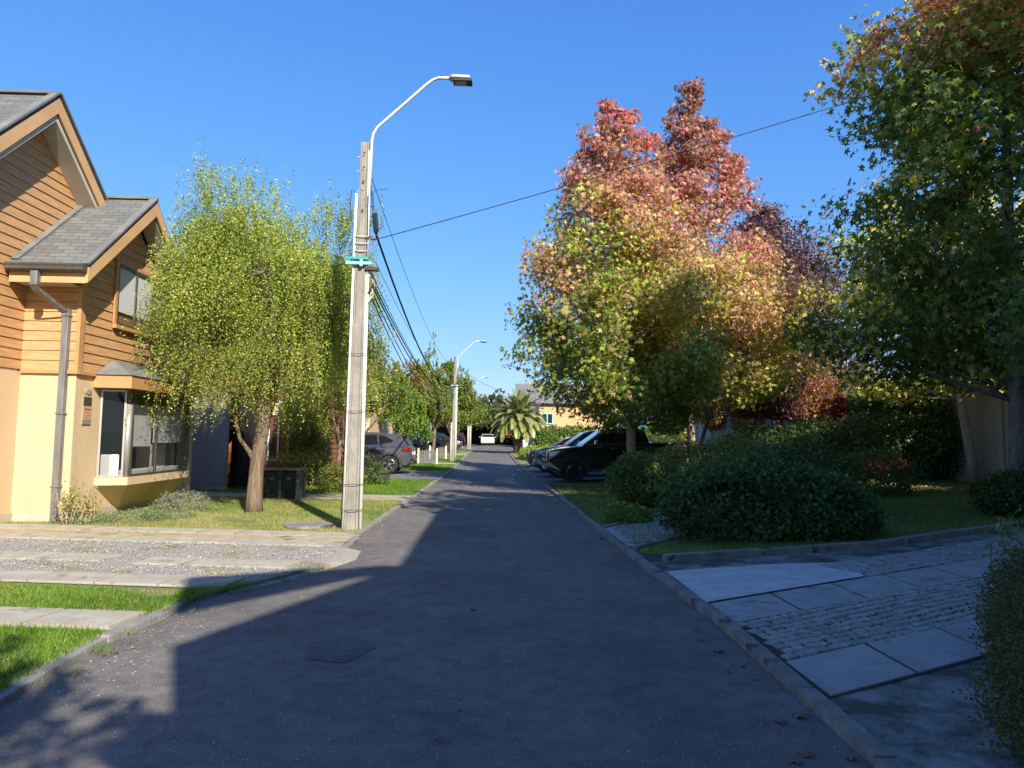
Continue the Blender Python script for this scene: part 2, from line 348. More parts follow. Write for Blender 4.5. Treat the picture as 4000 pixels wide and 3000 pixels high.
# far base sheet
xs = [-700,-300,-120,-60,-30,-15,-8,-3,0,2.1,6,10,15.5,16,30,60,120,300,700]; ysb = [-300,-100,-30,0,15,35,50,70,90,115,116,160,300,900]
v = [(x, y, gh(x, y)-0.08) for y in ysb for x in xs]; nx = len(xs)
fc = [(j*nx+i, j*nx+i+1, (j+1)*nx+i+1, (j+1)*nx+i) for j in range(len(ysb)-1) for i in range(nx-1)]
tag(MB().add(v, fc).build('ground', A['grass']), kind='structure')
ysg = sorted(set(ysr+[100, 115, 140]))
strip('lawn_ground_left', lambda y: -50, lambda y: lerp(LK, y)-0.06, [y for y in ysg if y <= 96], 0.035, A['grass'], nx=3)
def rx(y): return lerp(RK, y)+0.06
v, fc = [], []; cx = [0, 0.6, 1.5, 3, 5, 8, 11, 13.5, 16, 30, 60]
for y in [y for y in ysg if y <= 96]:
    for c_ in cx: x = rx(y)+c_; v.append((x, y, gh(x, y)+0.015))
for j in range(len([y for y in ysg if y <= 96])-1):
    for i in range(len(cx)-1): q = j*len(cx)+i; fc.append((q, q+1, q+len(cx)+1, q+len(cx)))
tag(MB().add(v, fc).build('earth_ground_right', A['earth']), kind='structure')

def polysheet(name, pts, dz, m, sub=1):
    """planar-ish polygon sheet that follows the ground (fan of given corner loop)"""
    o = MB().add([(x, y, gh(x, y)+dz) for x, y in pts], [tuple(range(len(pts)))]).build(name, m); return tag(o, kind='structure')
def grid_quad(name, a, b, c, d, dz, m, n=8):      # a->b first row, d->c last row
    a, b, c, d = [np.array(q, float) for q in (a, b, c, d)]; v, fc = [], []
    for j in range(n+1):
        for i in range(n+1):
            s_, t_ = i/n, j/n; p = (a*(1-s_)+b*s_)*(1-t_)+(d*(1-s_)+c*s_)*t_
            v.append((p[0], p[1], gh(p[0], p[1])+dz))
    for j in range(n):
        for i in range(n): q = j*(n+1)+i; fc.append((q, q+1, q+n+2, q+n+1))
    return tag(MB().add(v, fc).build(name, m), kind='structure')
# kerbs: chains of cast blocks with small joints
def kerb(name, pts, wd, top, m, block=0.9, side=1):
    mb = MB(); pts = [Vector((p[0], p[1])) for p in pts]; L = 0
    for a, b in zip(pts, pts[1:]):
        d = b-a; n = max(1, round(d.length/block)); nrm = Vector((-d.y, d.x)).normalized()*wd*side
        for i in range(n):
            e_ = .005/d.length; p, q = a+d*(i/n+e_), a+d*((i+1)/n-e_); j = random.uniform(-.008, .008); jz = random.uniform(-.006, .006)
            js = Vector((j, j)); c = [p+js, q+js, q+nrm+js, p+nrm+js]
            z = [gh(t.x, t.y) for t in c]
            vs = [(t.x, t.y, zz-0.15) for t, zz in zip(c, z)]+[(t.x, t.y, zz+top+jz-0.012) for t, zz in zip(c, z)]
            cc = sum(c, Vector((0, 0)))/4; ins = [t+(cc-t).normalized()*0.018 for t in c]
            vs += [(t.x, t.y, zz+top+jz) for t, zz in zip(ins, z)]
            fs = [(0,1,5,4),(1,2,6,5),(2,3,7,6),(3,0,4,7),(4,5,9,8),(5,6,10,9),(6,7,11,10),(7,4,8,11),(8,9,10,11)]
            mb.add(vs, fs)
    return tag(mb.build(name, m), kind='structure')
kerb('kerb_left', [(-2.78,-2),(-2.78,4.29),(-2.84,5.57),(-2.74,6.4),(-2.79,7.0)], 0.11, 0.05, A['kerb'])
kerb('kerb_left_driveway', [(-2.76,7.05),(-2.36,7.72),(-1.94,8.65)], 0.1, 0.055, A['kerb_dark'])
kerb('kerb_left_far', [(-1.9,9.9),(-1.97,11.07),(-1.95,14.2),(-1.84,18.5),(-1.78,23.9),(-1.66,31.6),(-1.6,60),(-1.6,70)], 0.12, 0.055, A['kerb'])
kerb('kerb_right', [(1.76,-2),(1.92,3.57),(2.0,6.4),(1.88,11.3),(1.86,15.5),(1.82,23.5),(1.6,40),(1.6,58)], 0.11, 0.062, A['kerb_dark'], side=-1)

# left: driveway of slab strips, gravel and grass
def sl_(y0, x): return y0-0.1*(x+2)
def band(name, x0, x1, ya, yb, dz, m): return grid_quad(name, (x0, sl_(ya, x0)), (x1, sl_(ya, x1)), (x1, sl_(yb, x1)), (x0, sl_(yb, x0)), dz, m, 6)
polysheet('driveway_gravel', [(-16, 8.75), (-2.78, 7.30), (-2.42, 7.78), (-1.99, 8.66), (-1.90, 9.3), (-1.94, 10.95), (-16, 12.35)], 0.045, A['gravel'])
MB().add([(-2.78, 7.30, .045), (-2.42, 7.78, .045), (-1.99, 8.66, .045), (-1.90, 9.3, .045), (-1.93, 9.95, .045), (-2.66, 7.15, -.01), (-2.28, 7.70, -.01), (-1.86, 8.60, -.01), (-1.66, 9.3, -.004), (-1.72, 9.98, -.004)], [(0,1,6,5),(1,2,7,6),(2,3,8,7),(3,4,9,8)]).build('gravel_edge', A['gravel'])['kind'] = 'structure'
band('sand_strip', -16, -2.05, 10.42, 10.9, 0.052, A['sand'])
def slabs(name, x0, x1, ya, yb, step, dz, m=A['slab'], skip=()):
    mb = MB(); x = x1; k = 0
    while x > x0:
        a = x-step*random.uniform(0.93, 1.05); z = random.uniform(-.006, .006)
        if k not in skip:
            c = [(a+.012, sl_(ya, a)+.3*0), (x-.012, sl_(ya, x)), (x-.012+.06, sl_(yb, x)), (a+.012+.06, sl_(yb, a))]
            g_ = [gh(*q) for q in c]
            mb.add([(p[0], p[1], g-0.05) for p, g in zip(c, g_)]+[(p[0], p[1], g+dz+z) for p, g in zip(c, g_)],
                   [(4,5,6,7),(0,1,5,4),(1,2,6,5),(2,3,7,6),(3,0,4,7)])
        x = a; k += 1
    return tag(mb.build(name, m), kind='structure')
slabs('paving_slab_strip', -16, -2.05, 10.9, 11.35, 0.62, 0.062)
slabs('paving_slab_strip', -16, -2.25, 10.0, 10.42, 0.62, 0.062)
slabs('paving_slab_strip', -16, -4.6, 8.45, 8.9, 0.75, 0.062)
slabs('paving_slab_strip', -4.1, -2.3, 8.35, 8.75, 0.62, 0.062)
slabs('paving_slab_strip', -16, -2.62, 7.27, 7.72, 0.72, 0.066)
slabs('paving_slab_strip', -16, -2.95, 5.72, 6.2, 0.72, 0.058)
slabs('path_strip', -12, -1.95, 17.25, 17.65, 0.7, 0.05); slabs('path_strip', -12, -1.95, 18.1, 18.5, 0.7, 0.05)
band('sand_strip', -12, -1.98, 17.66, 18.09, 0.047, A['sand'])
band('parking_drive', -9, -1.9, 25.6, 31.4, 0.043, A['asphalt2'])
band('parking_drive', -12, -1.8, 38.3, 40.2, 0.043, A['slab'])
band('parking_drive', -12, -1.7, 52, 58, 0.043, A['slab'])
o = MB().lathe([(0.01, 0), (0.38, 0), (0.40, 0.02), (0.40, 0.05), (0.375, 0.062), (0.36, 0.055), (0.01, 0.06)], n=40).build('manhole_cover', A['kerb_dark'])
o.location = (-3.0, 12.15, 0.03); tag(o, 'round concrete manhole cover in the grass beside the near utility pole', 'manhole')
# oil stain on the road (a mark with its own shape)
pts = [(-1.09+0.24*math.cos(t)*(1+.12*math.sin(3*t)+.07*math.sin(7*t)), 5.45+0.3*math.sin(t)*(1+.1*math.sin(5*t+1))) for t in np.linspace(0, 2*math.pi, 48, endpoint=False)]
polysheet('road_stain', pts, 0.004, A['oil'])

# right: driveway with apron, slabs and cobbles
dv = Vector((.914, .407)); nv = Vector((-.407, .914))
def kx(y): return float(lerp(RK, y))+0.13
def along(y0, s): return (2.1+dv.x*s, y0+dv.y*s)
grid_quad('apron_base', (1.95, 1.0), (9.5, 1.5), (9.5, 12.2), (2.03, 9.0), 0.040, A['rough'], 14)
polysheet('concrete_apron', [(2.1,8.42),(2.1,6.86),along(6.86, 2.2),(4.25,8.15),(4.75,8.55),(3.4,8.62)], 0.054, A['apron'])
def slabrow(name, y0, w_, n, step, s0=0.0):
    mb = MB(); s = s0
    for i in range(n):
        L = step*random.uniform(.94, 1.05); g = 0.02; z = random.uniform(-.005, .005)
        c = []
        for (ss, ww) in ((s+g, .02), (s+L-g, .02), (s+L-g, w_-.02), (s+g, w_-.02)):
            p = Vector((2.1, y0))+dv*(ss+.445*ww)+nv*ww; c.append((p.x, p.y))
        g_ = [gh(*q) for q in c]
        mb.add([(p[0], p[1], gg-.05) for p, gg in zip(c, g_)]+[(p[0], p[1], gg+.055+z*.4) for p, gg in zip(c, g_)],
               [(4,5,6,7),(0,1,5,4),(1,2,6,5),(2,3,7,6),(3,0,4,7)]); s += L
    return tag(mb.build(name, A['slab_dark']), kind='structure')
slabrow('slab_row', 6.08, .67, 12, .82)
slabrow('slab_row', 4.38, .64, 9, .82)
def cobbles(name, origin, nrow, width, length, m, jit=0.012):
    mb = MB(); st = width/nrow
    for r_ in range(nrow):
        s = random.uniform(-.02, 0)
        while s < length:
            L = random.uniform(.105, .13); g = .012
            z = .060+random.uniform(-.003, .004)
            w0, w1 = r_*st+g*.8, (r_+1)*st-g*.8; c = []
            for (ss, ww) in ((s+g*1.3, w0), (s+L-g*1.3, w0), (s+L-g*1.3, w1), (s+g*1.3, w1)):
                wob = .018*math.sin(ss*2.1+r_*.3)
                p = origin+dv*ss+nv*(ww+wob)+Vector((random.uniform(-jit, jit), random.uniform(-jit, jit))); c.append(p)
            if min(p.x for p in c) > 2.1:
                cc = sum(c, Vector((0, 0)))/4; ins = [cc+(p-cc)*.9 for p in c]
                mb.add([(p.x, p.y, gh(p.x, p.y)) for p in c]+[(p.x, p.y, gh(p.x, p.y)+z-.010) for p in c]+[(p.x, p.y, gh(p.x, p.y)+z) for p in ins],
                       [(0,1,5,4),(1,2,6,5),(2,3,7,6),(3,0,4,7),(4,5,9,8),(5,6,10,9),(6,7,11,10),(7,4,8,11),(8,9,10,11)])
            s += L
    return tag(mb.build(name, m), kind='structure')
cobbles('cobbles', Vector((2.1, 5.05))-dv*.5, 9, .95, 8.5, A['cobble'])
cobbles('cobbles', Vector((4.2, 7.75)), 6, .75, 5.5, A['cobble'])
grid_quad('cobble_bed', (2.07, 4.36), (9.8, 7.80), (9.8, 10.3), (2.07, 6.84), .044, A['joint'], 14)
kerb('driveway_kerb', [(2.25,9.0),(3.57,9.22),(5.12,9.42),(6.73,10.2),(8.32,10.9),(12.5,13.2)], 0.13, 0.13, A['kerb_dark'])
# raised lawn behind the driveway kerb
LW = [(2.05,9.9),(3.1,9.6),(3.57,9.3),(5.12,9.5),(6.73,10.28),(8.32,10.98),(12.5,13.3),(16,15),(40,20)]
v, fc = [], []; n = 24
for i in range(n+1):
    x = 2.02+(i/n)**1.5*14; y0 = float(np.interp(x, [p[0] for p in LW], [p[1] for p in LW]))+.03
    for j in [0, .06]+list(range(1, 13)):
        y = y0+(23.3-y0)*j/12; v.append((x, y, gh(x, y)+(.07 if (j and i) else .0)))
for i in range(n):
    for j in range(13): q = i*14+j; fc.append((q, q+1, q+15, q+14))
tag(MB().add(v, fc).build('lawn_right', A['grass_green']), kind='structure')
grid_quad('side_path', (1.98, 10.1), (4.2, 12.3), (4.4, 14.9), (1.98, 12.2), .078, A['slab_dark'], 6)
kerb('side_path_kerb', [(2.0,12.2),(4.4,15.0)], .08, .11, A['kerb_dark']); kerb('side_path_kerb', [(2.0,10.0),(4.2,12.2)], .08, .11, A['kerb_dark'], side=-1)
grid_quad('parking_lot', (1.95, 23.4), (9.5, 23.4), (9.5, 37), (1.75, 37), .03, A['asphalt2'], 8)
grid_quad('verge_right', (1.75, 37.2), (14, 37.2), (14, 66), (1.8, 64), .05, A['grass'], 8)

# ------------------------------------------------------------------ house builder pieces
def siding(name, poly, O, U, N, m, parent, row=0.17, base=None, holes=()):
    """horizontal lap boards filling the convex polygon poly [(u,z)..] on plane O + u*U + z*Z, facing N; holes: (u0,u1,z0,z1)"""
    mb = MB(); O, U, N = Vector(O), Vector(U), Vector(N)
    zs = [p[1] for p in poly]; z = base if base is not None else min(zs); zt = max(zs)
    def ext(zz):
        xs_ = []
        for a, b in zip(poly, poly[1:]+poly[:1]):
            if (a[1]-zz)*(b[1]-zz) <= 0 and abs(a[1]-b[1]) > 1e-9: xs_.append(a[0]+(b[0]-a[0])*(zz-a[1])/(b[1]-a[1]))
        return (min(xs_), max(xs_)) if len(xs_) >= 2 else None
    while z < zt-0.01:
        z0, z1 = max(z, min(zs)+1e-4), min(z+row, zt-1e-4)
        if z1 > z0+.01:
            e0, e1 = ext(z0+1e-4), ext(z1-1e-4)
            if e0 and e1:
                segs = [(e0[0], e0[1], e1[0], e1[1])]
                for (h0, h1, k0, k1) in holes:
                    if k0 < (z0+z1)/2 < k1:
                        ns = []
                        for (a0, a1, b0, b1) in segs:
                            if a0 < h0: ns.append((a0, min(a1, h0), b0, min(b1, h0)))
                            if a1 > h1: ns.append((max(a0, h1), a1, max(b0, h1), b1))
                        segs = ns
                for (a0, a1, b0, b1) in segs:
                    P = lambda u, zz, d: tuple(O+U*u+Vector((0, 0, zz))+N*d)
                    mb.add([P(a0, z0+.006, .022), P(a1, z0+.006, .022), P(b1, z1, .006), P(b0, z1, .006), P(a0, z0+.006, -.01), P(a1, z0+.006, -.01), P(b0, z1, -.01), P(b1, z1, -.01)],
                           [(0,1,2,3), (4,5,1,0), (0,3,6,4), (1,5,7,2)])
        z += row
    return mb.build(name, m, parent)
def roof_slab(name, X0, X1, Ye, Ze, Yr, Zr, parent, thick=0.06, m='shingle'):
    """rectangular slab from eave (Ye,Ze) to ridge (Yr,Zr), spanning X0..X1; own local axes so the shingles run along it"""
    L = math.hypot(Yr-Ye, Zr-Ze); W = X1-X0
    mb = MB().box((0, 0, -thick), (W, L, 0)); o = mb.build(name, A[m], parent)
    sgn = 1 if Yr > Ye else -1
    d = Vector((0, Yr-Ye, Zr-Ze)).normalized(); xax = Vector((1, 0, 0)) if sgn > 0 else Vector((-1, 0, 0))
    n_ = xax.cross(d); Mx = Matrix((xax, d, n_)).transposed().to_4x4()
    Mx.translation = Vector((X0 if sgn > 0 else X1, Ye, Ze)); 
    if parent: Mx = parent.matrix_basis.inverted() @ Mx
    o.matrix_local = Mx
    return o
def window(parent, O, U, N, w_, h_, mull=(), fw=.05, depth=.05, glass='glass', frame='frame', name='window', back=True, blind=0):
    """O = lower-left corner; returns the window part: frame mesh + pane sub-part"""
    O, U, N = Vector(O), Vector(U), Vector(N); Z = Vector((0, 0, 1))
    def bar(mb, u0, u1, z0, z1, d0, d1):
        p = [O+U*u+Z*z+N*d for d in (d0, d1) for (u, z) in ((u0, z0), (u1, z0), (u1, z1), (u0, z1))]
        mb.add([tuple(q) for q in p], [(0,3,2,1),(4,5,6,7),(0,1,5,4),(1,2,6,5),(2,3,7,6),(3,0,4,7)])
    mb = MB(); bar(mb, 0, w_, 0, fw, 0, depth); bar(mb, 0, w_, h_-fw, h_, 0, depth); bar(mb, 0, fw, fw, h_-fw, 0, depth); bar(mb, w_-fw, w_, fw, h_-fw, 0, depth)
    for m_ in mull: bar(mb, m_-fw/2, m_+fw/2, fw, h_-fw, .004, depth-.004)
    wd = mb.build(name, A[frame], parent)
    g = MB(); bar(g, fw-.005, w_-fw+.005, fw-.005, h_-fw+.005, depth*.35, depth*.35+.006); g.build('pane', A[glass], wd)
    if blind:
        b = MB(); bar(b, fw, w_-fw, h_-fw-blind, h_-fw, -.06, -.05); b.build('blind', A['blind'], wd)
    return wd

# ------------------------------------------------------------------ house with the number on its corner
H1 = empty('house', (-8.0, 13.0, 0), 'cream stucco house with cedar siding above and a house number beside its bay window', 'house')
HM = H1.matrix_basis.copy(); HI = Vector((8.0, -13.0, 0))
bpy.context.view_layer.update()
class HB(MB):      # builds in world coordinates, stored relative to the house's base
    off = HI
    def build(s, name, m, parent=None, **k):
        s.v = [tuple(Vector(q)+s.off) for q in s.v]; return MB.build(s, name, m, parent, **k)
XW, YF = -7.15, 12.45
# ground-floor walls: front block and the wing at the left. The bay leaves an opening in the side wall.
hb = HB()
hb.box((XW-.2, YF, .18), (XW, 13.3, 2.62)); hb.box((-8.1, YF, .18), (XW-.2, YF+.2, 2.62))
hb.box((XW-.2, 16.3, .18), (XW, 17.4, 2.62)); hb.box((XW-.2, 13.3, .18), (XW, 16.3, .62)); hb.box((XW-.2, 13.3, 2.36), (XW, 16.3, 2.62))
hb.box((-16, 9.6, .18), (-8.1, 9.8, 2.62)); hb.box((-8.3, 9.8, .18), (-8.1, 12.45, 2.62)); hb.box((-16, 17.2, .18), (XW-.2, 17.4, 2.62))
hb.build('wall', A['stucco'], H1)
HB().box((XW-.17, YF+.03, -.05), (XW-.005+.02, 17.37, .178)).box((-8.07, YF-.02, -.05), (XW+.018, YF+.028, .178)).box((-16, 9.58, -.05), (-8.08, YF+.02, .178)).build('plinth', A['plinth'], H1)
# interior of the room behind the bay
HB().box((-10.6, 13.0, .3), (-10.5, 16.6, 2.6)).box((-10.5, 16.5, .3), (XW-.21, 16.6, 2.6)).box((-10.5, 12.9, .3), (XW-.21, 13.0, 2.6)).box((-10.5, 13.0, .25), (XW-.21, 16.5, .3)).box((-10.5, 13.0, 2.36), (XW-.21, 16.5, 2.4)).build('room', A['interior'], H1)
# upper storey core
hb = HB(); hb.box((-8.08, YF+.02, 2.63), (XW-.02, 17.4, 4.15))
hb.prism([(XW-.03, YF+.1, 4.15), (XW-.03, 14.15, 5.75), (XW-.03, 16.3, 4.15)], (-.9, 0, 0))
hb.build('upper_wall', A['siding'], H1)
W0, W1, WZ0, WZ1 = 13.55, 15.75, 3.60, 4.78
siding('siding', [(0, 2.62), (17.4-YF, 2.62), (17.4-YF, 3.2), (1.7, 5.75), (0, 4.25)], Vector((XW, YF, 0))+HI, (0, 1, 0), (1, 0, 0), A['siding'], H1, holes=[(W0-YF-.06, W1-YF+.06, WZ0-.06, WZ1+.06)])
siding('siding', [(0, 2.62), (.93, 2.62), (.93, 4.3), (0, 4.3)], Vector((-8.1, YF, 0))+HI, (1, 0, 0), (0, -1, 0), A['siding'], H1)
hb = HB(); hb.box((XW-.02, YF-.045, 2.60), (XW+.045, YF+.10, 4.2)); hb.build('corner_trim', A['trim'], H1)
HB().box((-8.07, YF-.055, 2.565), (XW+.05, YF-.001, 2.625)).box((XW+.001, YF, 2.565), (XW+.055, 17.4, 2.625)).build('belt_trim', A['trim'], H1)
# wing (taller volume)
hb = HB(); hb.box((-16, 9.62, 2.63), (-8.12, 14.9, 5.0)); hb.prism([(-8.12, 9.9, 5.0), (-8.12, 12.4, 7.25), (-8.12, 14.85, 5.0)], (-7.8, 0, 0)); hb.build('wing_wall', A['siding'], H1)
siding('siding', [(0, 2.62), (5.25, 2.62), (5.25, 5.15), (2.75, 7.2), (0, 4.65)], Vector((-8.1, 9.65, 0))+HI, (0, 1, 0), (1, 0, 0), A['siding'], H1)
# roofs
roof_slab('roof', -16, -6.78, 11.92, 4.36, 14.18, 6.24, H1); roof_slab('roof', -16, -6.78, 16.6, 4.2, 14.22, 6.24, H1)
roof_slab('upper_roof', -16, -7.74, 9.3, 4.62, 12.4, 7.50, H1); roof_slab('upper_roof', -16, -7.74, 15.1, 5.33, 12.44, 7.50, H1)
# rolled edge flashing along the rakes and the valley
def bar3(hb, a, b, up, wd, th):
    a, b, up = Vector(a), Vector(b), Vector(up).normalized(); d = (b-a).normalized(); s_ = d.cross(up).normalized()
    c = [a+s_*wd/2, a-s_*wd/2, a-s_*wd/2+up*th, a+s_*wd/2+up*th]
    hb.prism([tuple(q) for q in c], b-a)
hb = HB()
bar3(hb, (-6.80, 11.90, 4.35), (-6.80, 14.2, 6.265), (0, -.64, .77), .14, .035)
bar3(hb, (-7.76, 9.28, 4.63), (-7.76, 12.42, 7.545), (0, -.68, .73), .14, .035); bar3(hb, (-7.76, 12.42, 7.54), (-7.76, 15.1, 5.35), (0, .63, .78), .14, .035)
bar3(hb, (-8.02, 12.0, 4.44), (-8.02, 14.2, 6.27), (0, -.64, .77), .12, .03)
bar3(hb, (-16, 12.42, 7.5), (-7.72, 12.42, 7.5), (0, 0, 1), .2, .04); bar3(hb, (-7.9, 14.2, 6.23), (-6.78, 14.2, 6.23), (0, 0, 1), .2, .045)
hb.build('roof_edge', A['shingle_plain'], H1)
# fascia boards
def rake(hb, X, a, b, h_, t_=.035): # a,b = (y,z) of the upper edge
    hb.prism([(X, a[0], a[1]), (X, b[0], b[1]), (X, b[0], b[1]-h_), (X, a[0], a[1]-h_)], (t_, 0, 0))
hb = HB(); rake(hb, -6.79, (11.93, 4.32), (14.2, 6.17), .26); rake(hb, -6.79, (14.2, 6.17), (16.6, 4.12), .26)
hb.box((-8.05, 11.93, 4.05), (-6.792, 11.965, 4.22)); 
rake(hb, -7.75, (9.3, 4.56), (12.42, 7.46), .28); rake(hb, -7.75, (12.42, 7.46), (15.1, 5.26), .28)
hb.build('fascia', A['fascia'], H1)
# boxed soffits
hb = HB()
hb.prism([(-8.09, 9.4, 4.35), (-8.09, 12.42, 7.14), (-8.09, 15.0, 5.05), (-8.09, 15.0, 4.95), (-8.09, 12.42, 7.04), (-8.09, 9.4, 4.25)], (.34, 0, 0))
hb.prism([(XW+.0, 12.0, 4.16), (XW, 14.2, 5.96), (XW, 16.5, 4.0), (XW, 16.5, 3.93), (XW, 14.2, 5.89), (XW, 12.0, 4.09)], (.33, 0, 0))
hb.box((-8.05, 11.97, 4.07), (XW, YF-.05, 4.09))
hb.build('soffit', A['soffit'], H1)
# gutter along the low eave and the square downpipe
hb = HB(); hb.prism([(-8.05, 11.94, 4.36), (-8.05, 11.80, 4.36), (-8.05, 11.785, 4.33), (-8.05, 11.80, 4.30), (-8.05, 11.80, 4.25), (-8.05, 11.84, 4.22), (-8.05, 11.94, 4.22)], (1.28, 0, 0)); hb.build('gutter', A['darkmetal'], H1)
hb = HB(); px_ = -7.33
hb.box((px_-.30, 11.80, 3.98), (px_-.185, 11.9, 4.22)); hb.prism([(px_-.30, 11.80, 3.98), (px_-.185, 11.80, 3.98), (px_+.055, 12.30, 3.66), (px_-.055, 12.30, 3.66)], (0, .09, -.09))
hb.box((px_-.055, 12.33, .05), (px_+.055, 12.43, 3.68))
for z_ in (3.55, 1.86, .62): hb.box((px_-.07, 12.315, z_), (px_+.07, 12.45, z_+.03))
hb.box((px_-.02, 12.315, .18), (px_+.03, 12.34, .36))
hb.build('downpipe', A['pipe'], H1, bevel=.008)
# upper window with timber surround
wn = window(H1, Vector((XW+.0, W0, WZ0))+HI, (0, 1, 0), (1, 0, 0), W1-W0, WZ1-WZ0, mull=(.72, 1.45), glass='glass', frame='frame', fw=.05, depth=.05)
wn['label'] = 'upper bronze framed window with a white blind behind the glass'
HB().box((XW+.02, W0+.05, WZ0+.27), (XW+.024-.005, W1-.05, WZ1-.05)).build('window_blind', A['blind'], H1)
HB().box((XW+.031, W0-.09, WZ0-.07), (XW+.10, W1+.09, WZ0-.002)).box((XW+.031, W0-.09, WZ0), (XW+.06, W0-.002, WZ1+.07)).box((XW+.031, W1+.002, WZ0), (XW+.06, W1+.09, WZ1+.07)).box((XW+.031, W0, WZ1+.002), (XW+.06, W1, WZ1+.07)).build('window_surround', A['trim'], H1)
# bay window: plan A (wall) - B - C - D (wall)
bA, bB, bC, bD = (XW, 13.25), (-6.70, 13.45), (-6.70, 16.05), (XW, 16.3)
hb = HB(); out = [bA, bB, bC, bD]; outs = [(XW, 13.2), (-6.66, 13.41), (-6.66, 16.09), (XW, 16.35)]
hb.add([(p[0], p[1], .60) for p in outs]+[(p[0], p[1], .745) for p in outs], [(0,1,2,3), (7,6,5,4), (0,4,5,1), (1,5,6,2), (2,6,7,3), (3,7,4,0)])
hb.add([(XW, 13.2, .598), (-6.66, 13.41, .598), (-6.66, 16.09, .598), (XW, 16.35, .598), (XW, 14.05, .10), (XW, 15.9, .10)], [(0,1,4), (1,2,5,4), (2,3,5), (0,4,5,3), (0,3,2,1)])
bay = hb.build('bay_window', A['stucco'], H1)
hb = HB()
hb.lathe([(.058, .747), (.058, 2.10)], c=(-6.73, 13.47, 0), n=20); hb.build('corner_post', A['alu'], bay, smooth=True)
HB().lathe([(.058, 2.102), (.058, 2.36)], c=(-6.73, 13.47, 0), n=20).build('corner_post_top', A['frame'], bay)
U1 = (Vector((bB[0], bB[1], 0))-Vector((bA[0], bA[1], 0))); L1 = U1.length; U1.normalize(); N1 = Vector((U1.y, -U1.x, 0))
window(bay, Vector((bA[0], bA[1], .75))+U1*.01+HI, U1, N1, L1-.07, 1.60, name='side_light', fw=.035, depth=.04, frame='alu')
fl = window(bay, Vector((bB[0]-.02, bB[1]+.06, .75))+HI, (0, 1, 0), (1, 0, 0), 2.45, 1.60, mull=(1.02,), name='front_light', fw=.04, depth=.05)
U2 = (Vector((bC[0], bC[1], 0))-Vector((bD[0], bD[1], 0))).normalized()
window(bay, Vector((bC[0], bC[1]-.02, .75))+HI, -U2, Vector((.49, .87, 0)), .42, 1.60, name='side_light', fw=.035, depth=.04)
HB().box((-6.80, 13.55, 1.30), (-6.793, 14.52, 2.10)).box((-6.80, 14.62, 1.36), (-6.793, 15.9, 2.10)).build('blind', A['blind'], bay)
hb = HB(); hb.box((XW+.02, 13.32, .755), (-6.80, 13.36, 1.16)); hb.box((-6.98, 13.6, .755), (-6.80, 15.9, .86)); hb.build('white_cushion', A['white'], bay, bevel=.02)
HB().box((-7.4, 15.2, .8), (-7.1, 15.9, 1.32)).build('white_box', A['white'], bay)
# bay roof
fo = [(XW+.001, 12.98), (-6.50, 13.05), (-6.50, 16.25), (XW+.001, 16.5)]
hb = HB(); hb.add([(p[0], p[1], 2.37) for p in fo]+[(p[0], p[1], 2.60) for p in fo], [(0,1,2,3), (7,6,5,4), (0,4,5,1), (1,5,6,2), (2,6,7,3), (3,7,4,0)]); hb.build('bay_fascia', A['trim'], bay)
fo2 = [(XW+.035, 12.95), (-6.475, 13.02), (-6.475, 16.28), (XW+.035, 16.53)]; top = [(XW+.035, 13.55), (XW+.035, 15.95)]
hb = HB(); hb.add([(p[0], p[1], 2.605) for p in fo2]+[(p[0], p[1], 2.93) for p in top], [(0,1,4), (1,2,5,4), (2,3,5), (0,3,2,1)]); hb.build('bay_roof', A['shingle_plain'], bay)
# number and alarm plate beside the bay
def text(name, s, size, loc, rot, m, parent, ext=.004):
    cu = bpy.data.curves.new(name, 'FONT'); cu.body = s; cu.size = size; cu.extrude = ext; cu.align_x = 'CENTER'
    t_ = bpy.data.objects.new(name, cu); col.objects.link(t_); bpy.context.view_layer.update()
    me = bpy.data.meshes.new_from_object(t_.evaluated_get(bpy.context.evaluated_depsgraph_get())); bpy.data.objects.remove(t_)
    o = bpy.data.objects.new(name, me); col.objects.link(o); me.materials.clear(); me.materials.append(m); o.rotation_euler = rot; o.location = loc; o.parent = parent; return o
RX = (R(90), 0, R(90))
text('house_number', '108', .135, Vector((XW+.012, 12.82, 2.235))+HI, RX, A['alu'], H1, .01)
pl = HB().box((XW+.001, 12.68, 1.70), (XW+.02, 12.94, 2.19)).build('alarm_plate', A['alu'], H1)
HB().box((XW+.021, 12.69, 2.03), (XW+.024, 12.93, 2.18)).build('plate_header', A['frame'], pl)
mo = mat('plate_orange', (.55, .30, .17), .6); HB().box((XW+.021, 12.69, 1.78), (XW+.024, 12.93, 2.02)).build('plate_band', mo, pl)
text('plate_word', 'Alarma', .062, Vector((XW+.026, 12.81, 1.95))+HI, RX, A['frame'], pl, .001)
for i in range(3): text('plate_line', '— — —', .05, Vector((XW+.026, 12.81, 1.895-.045*i))+HI, RX, A['frame'], pl, .001)

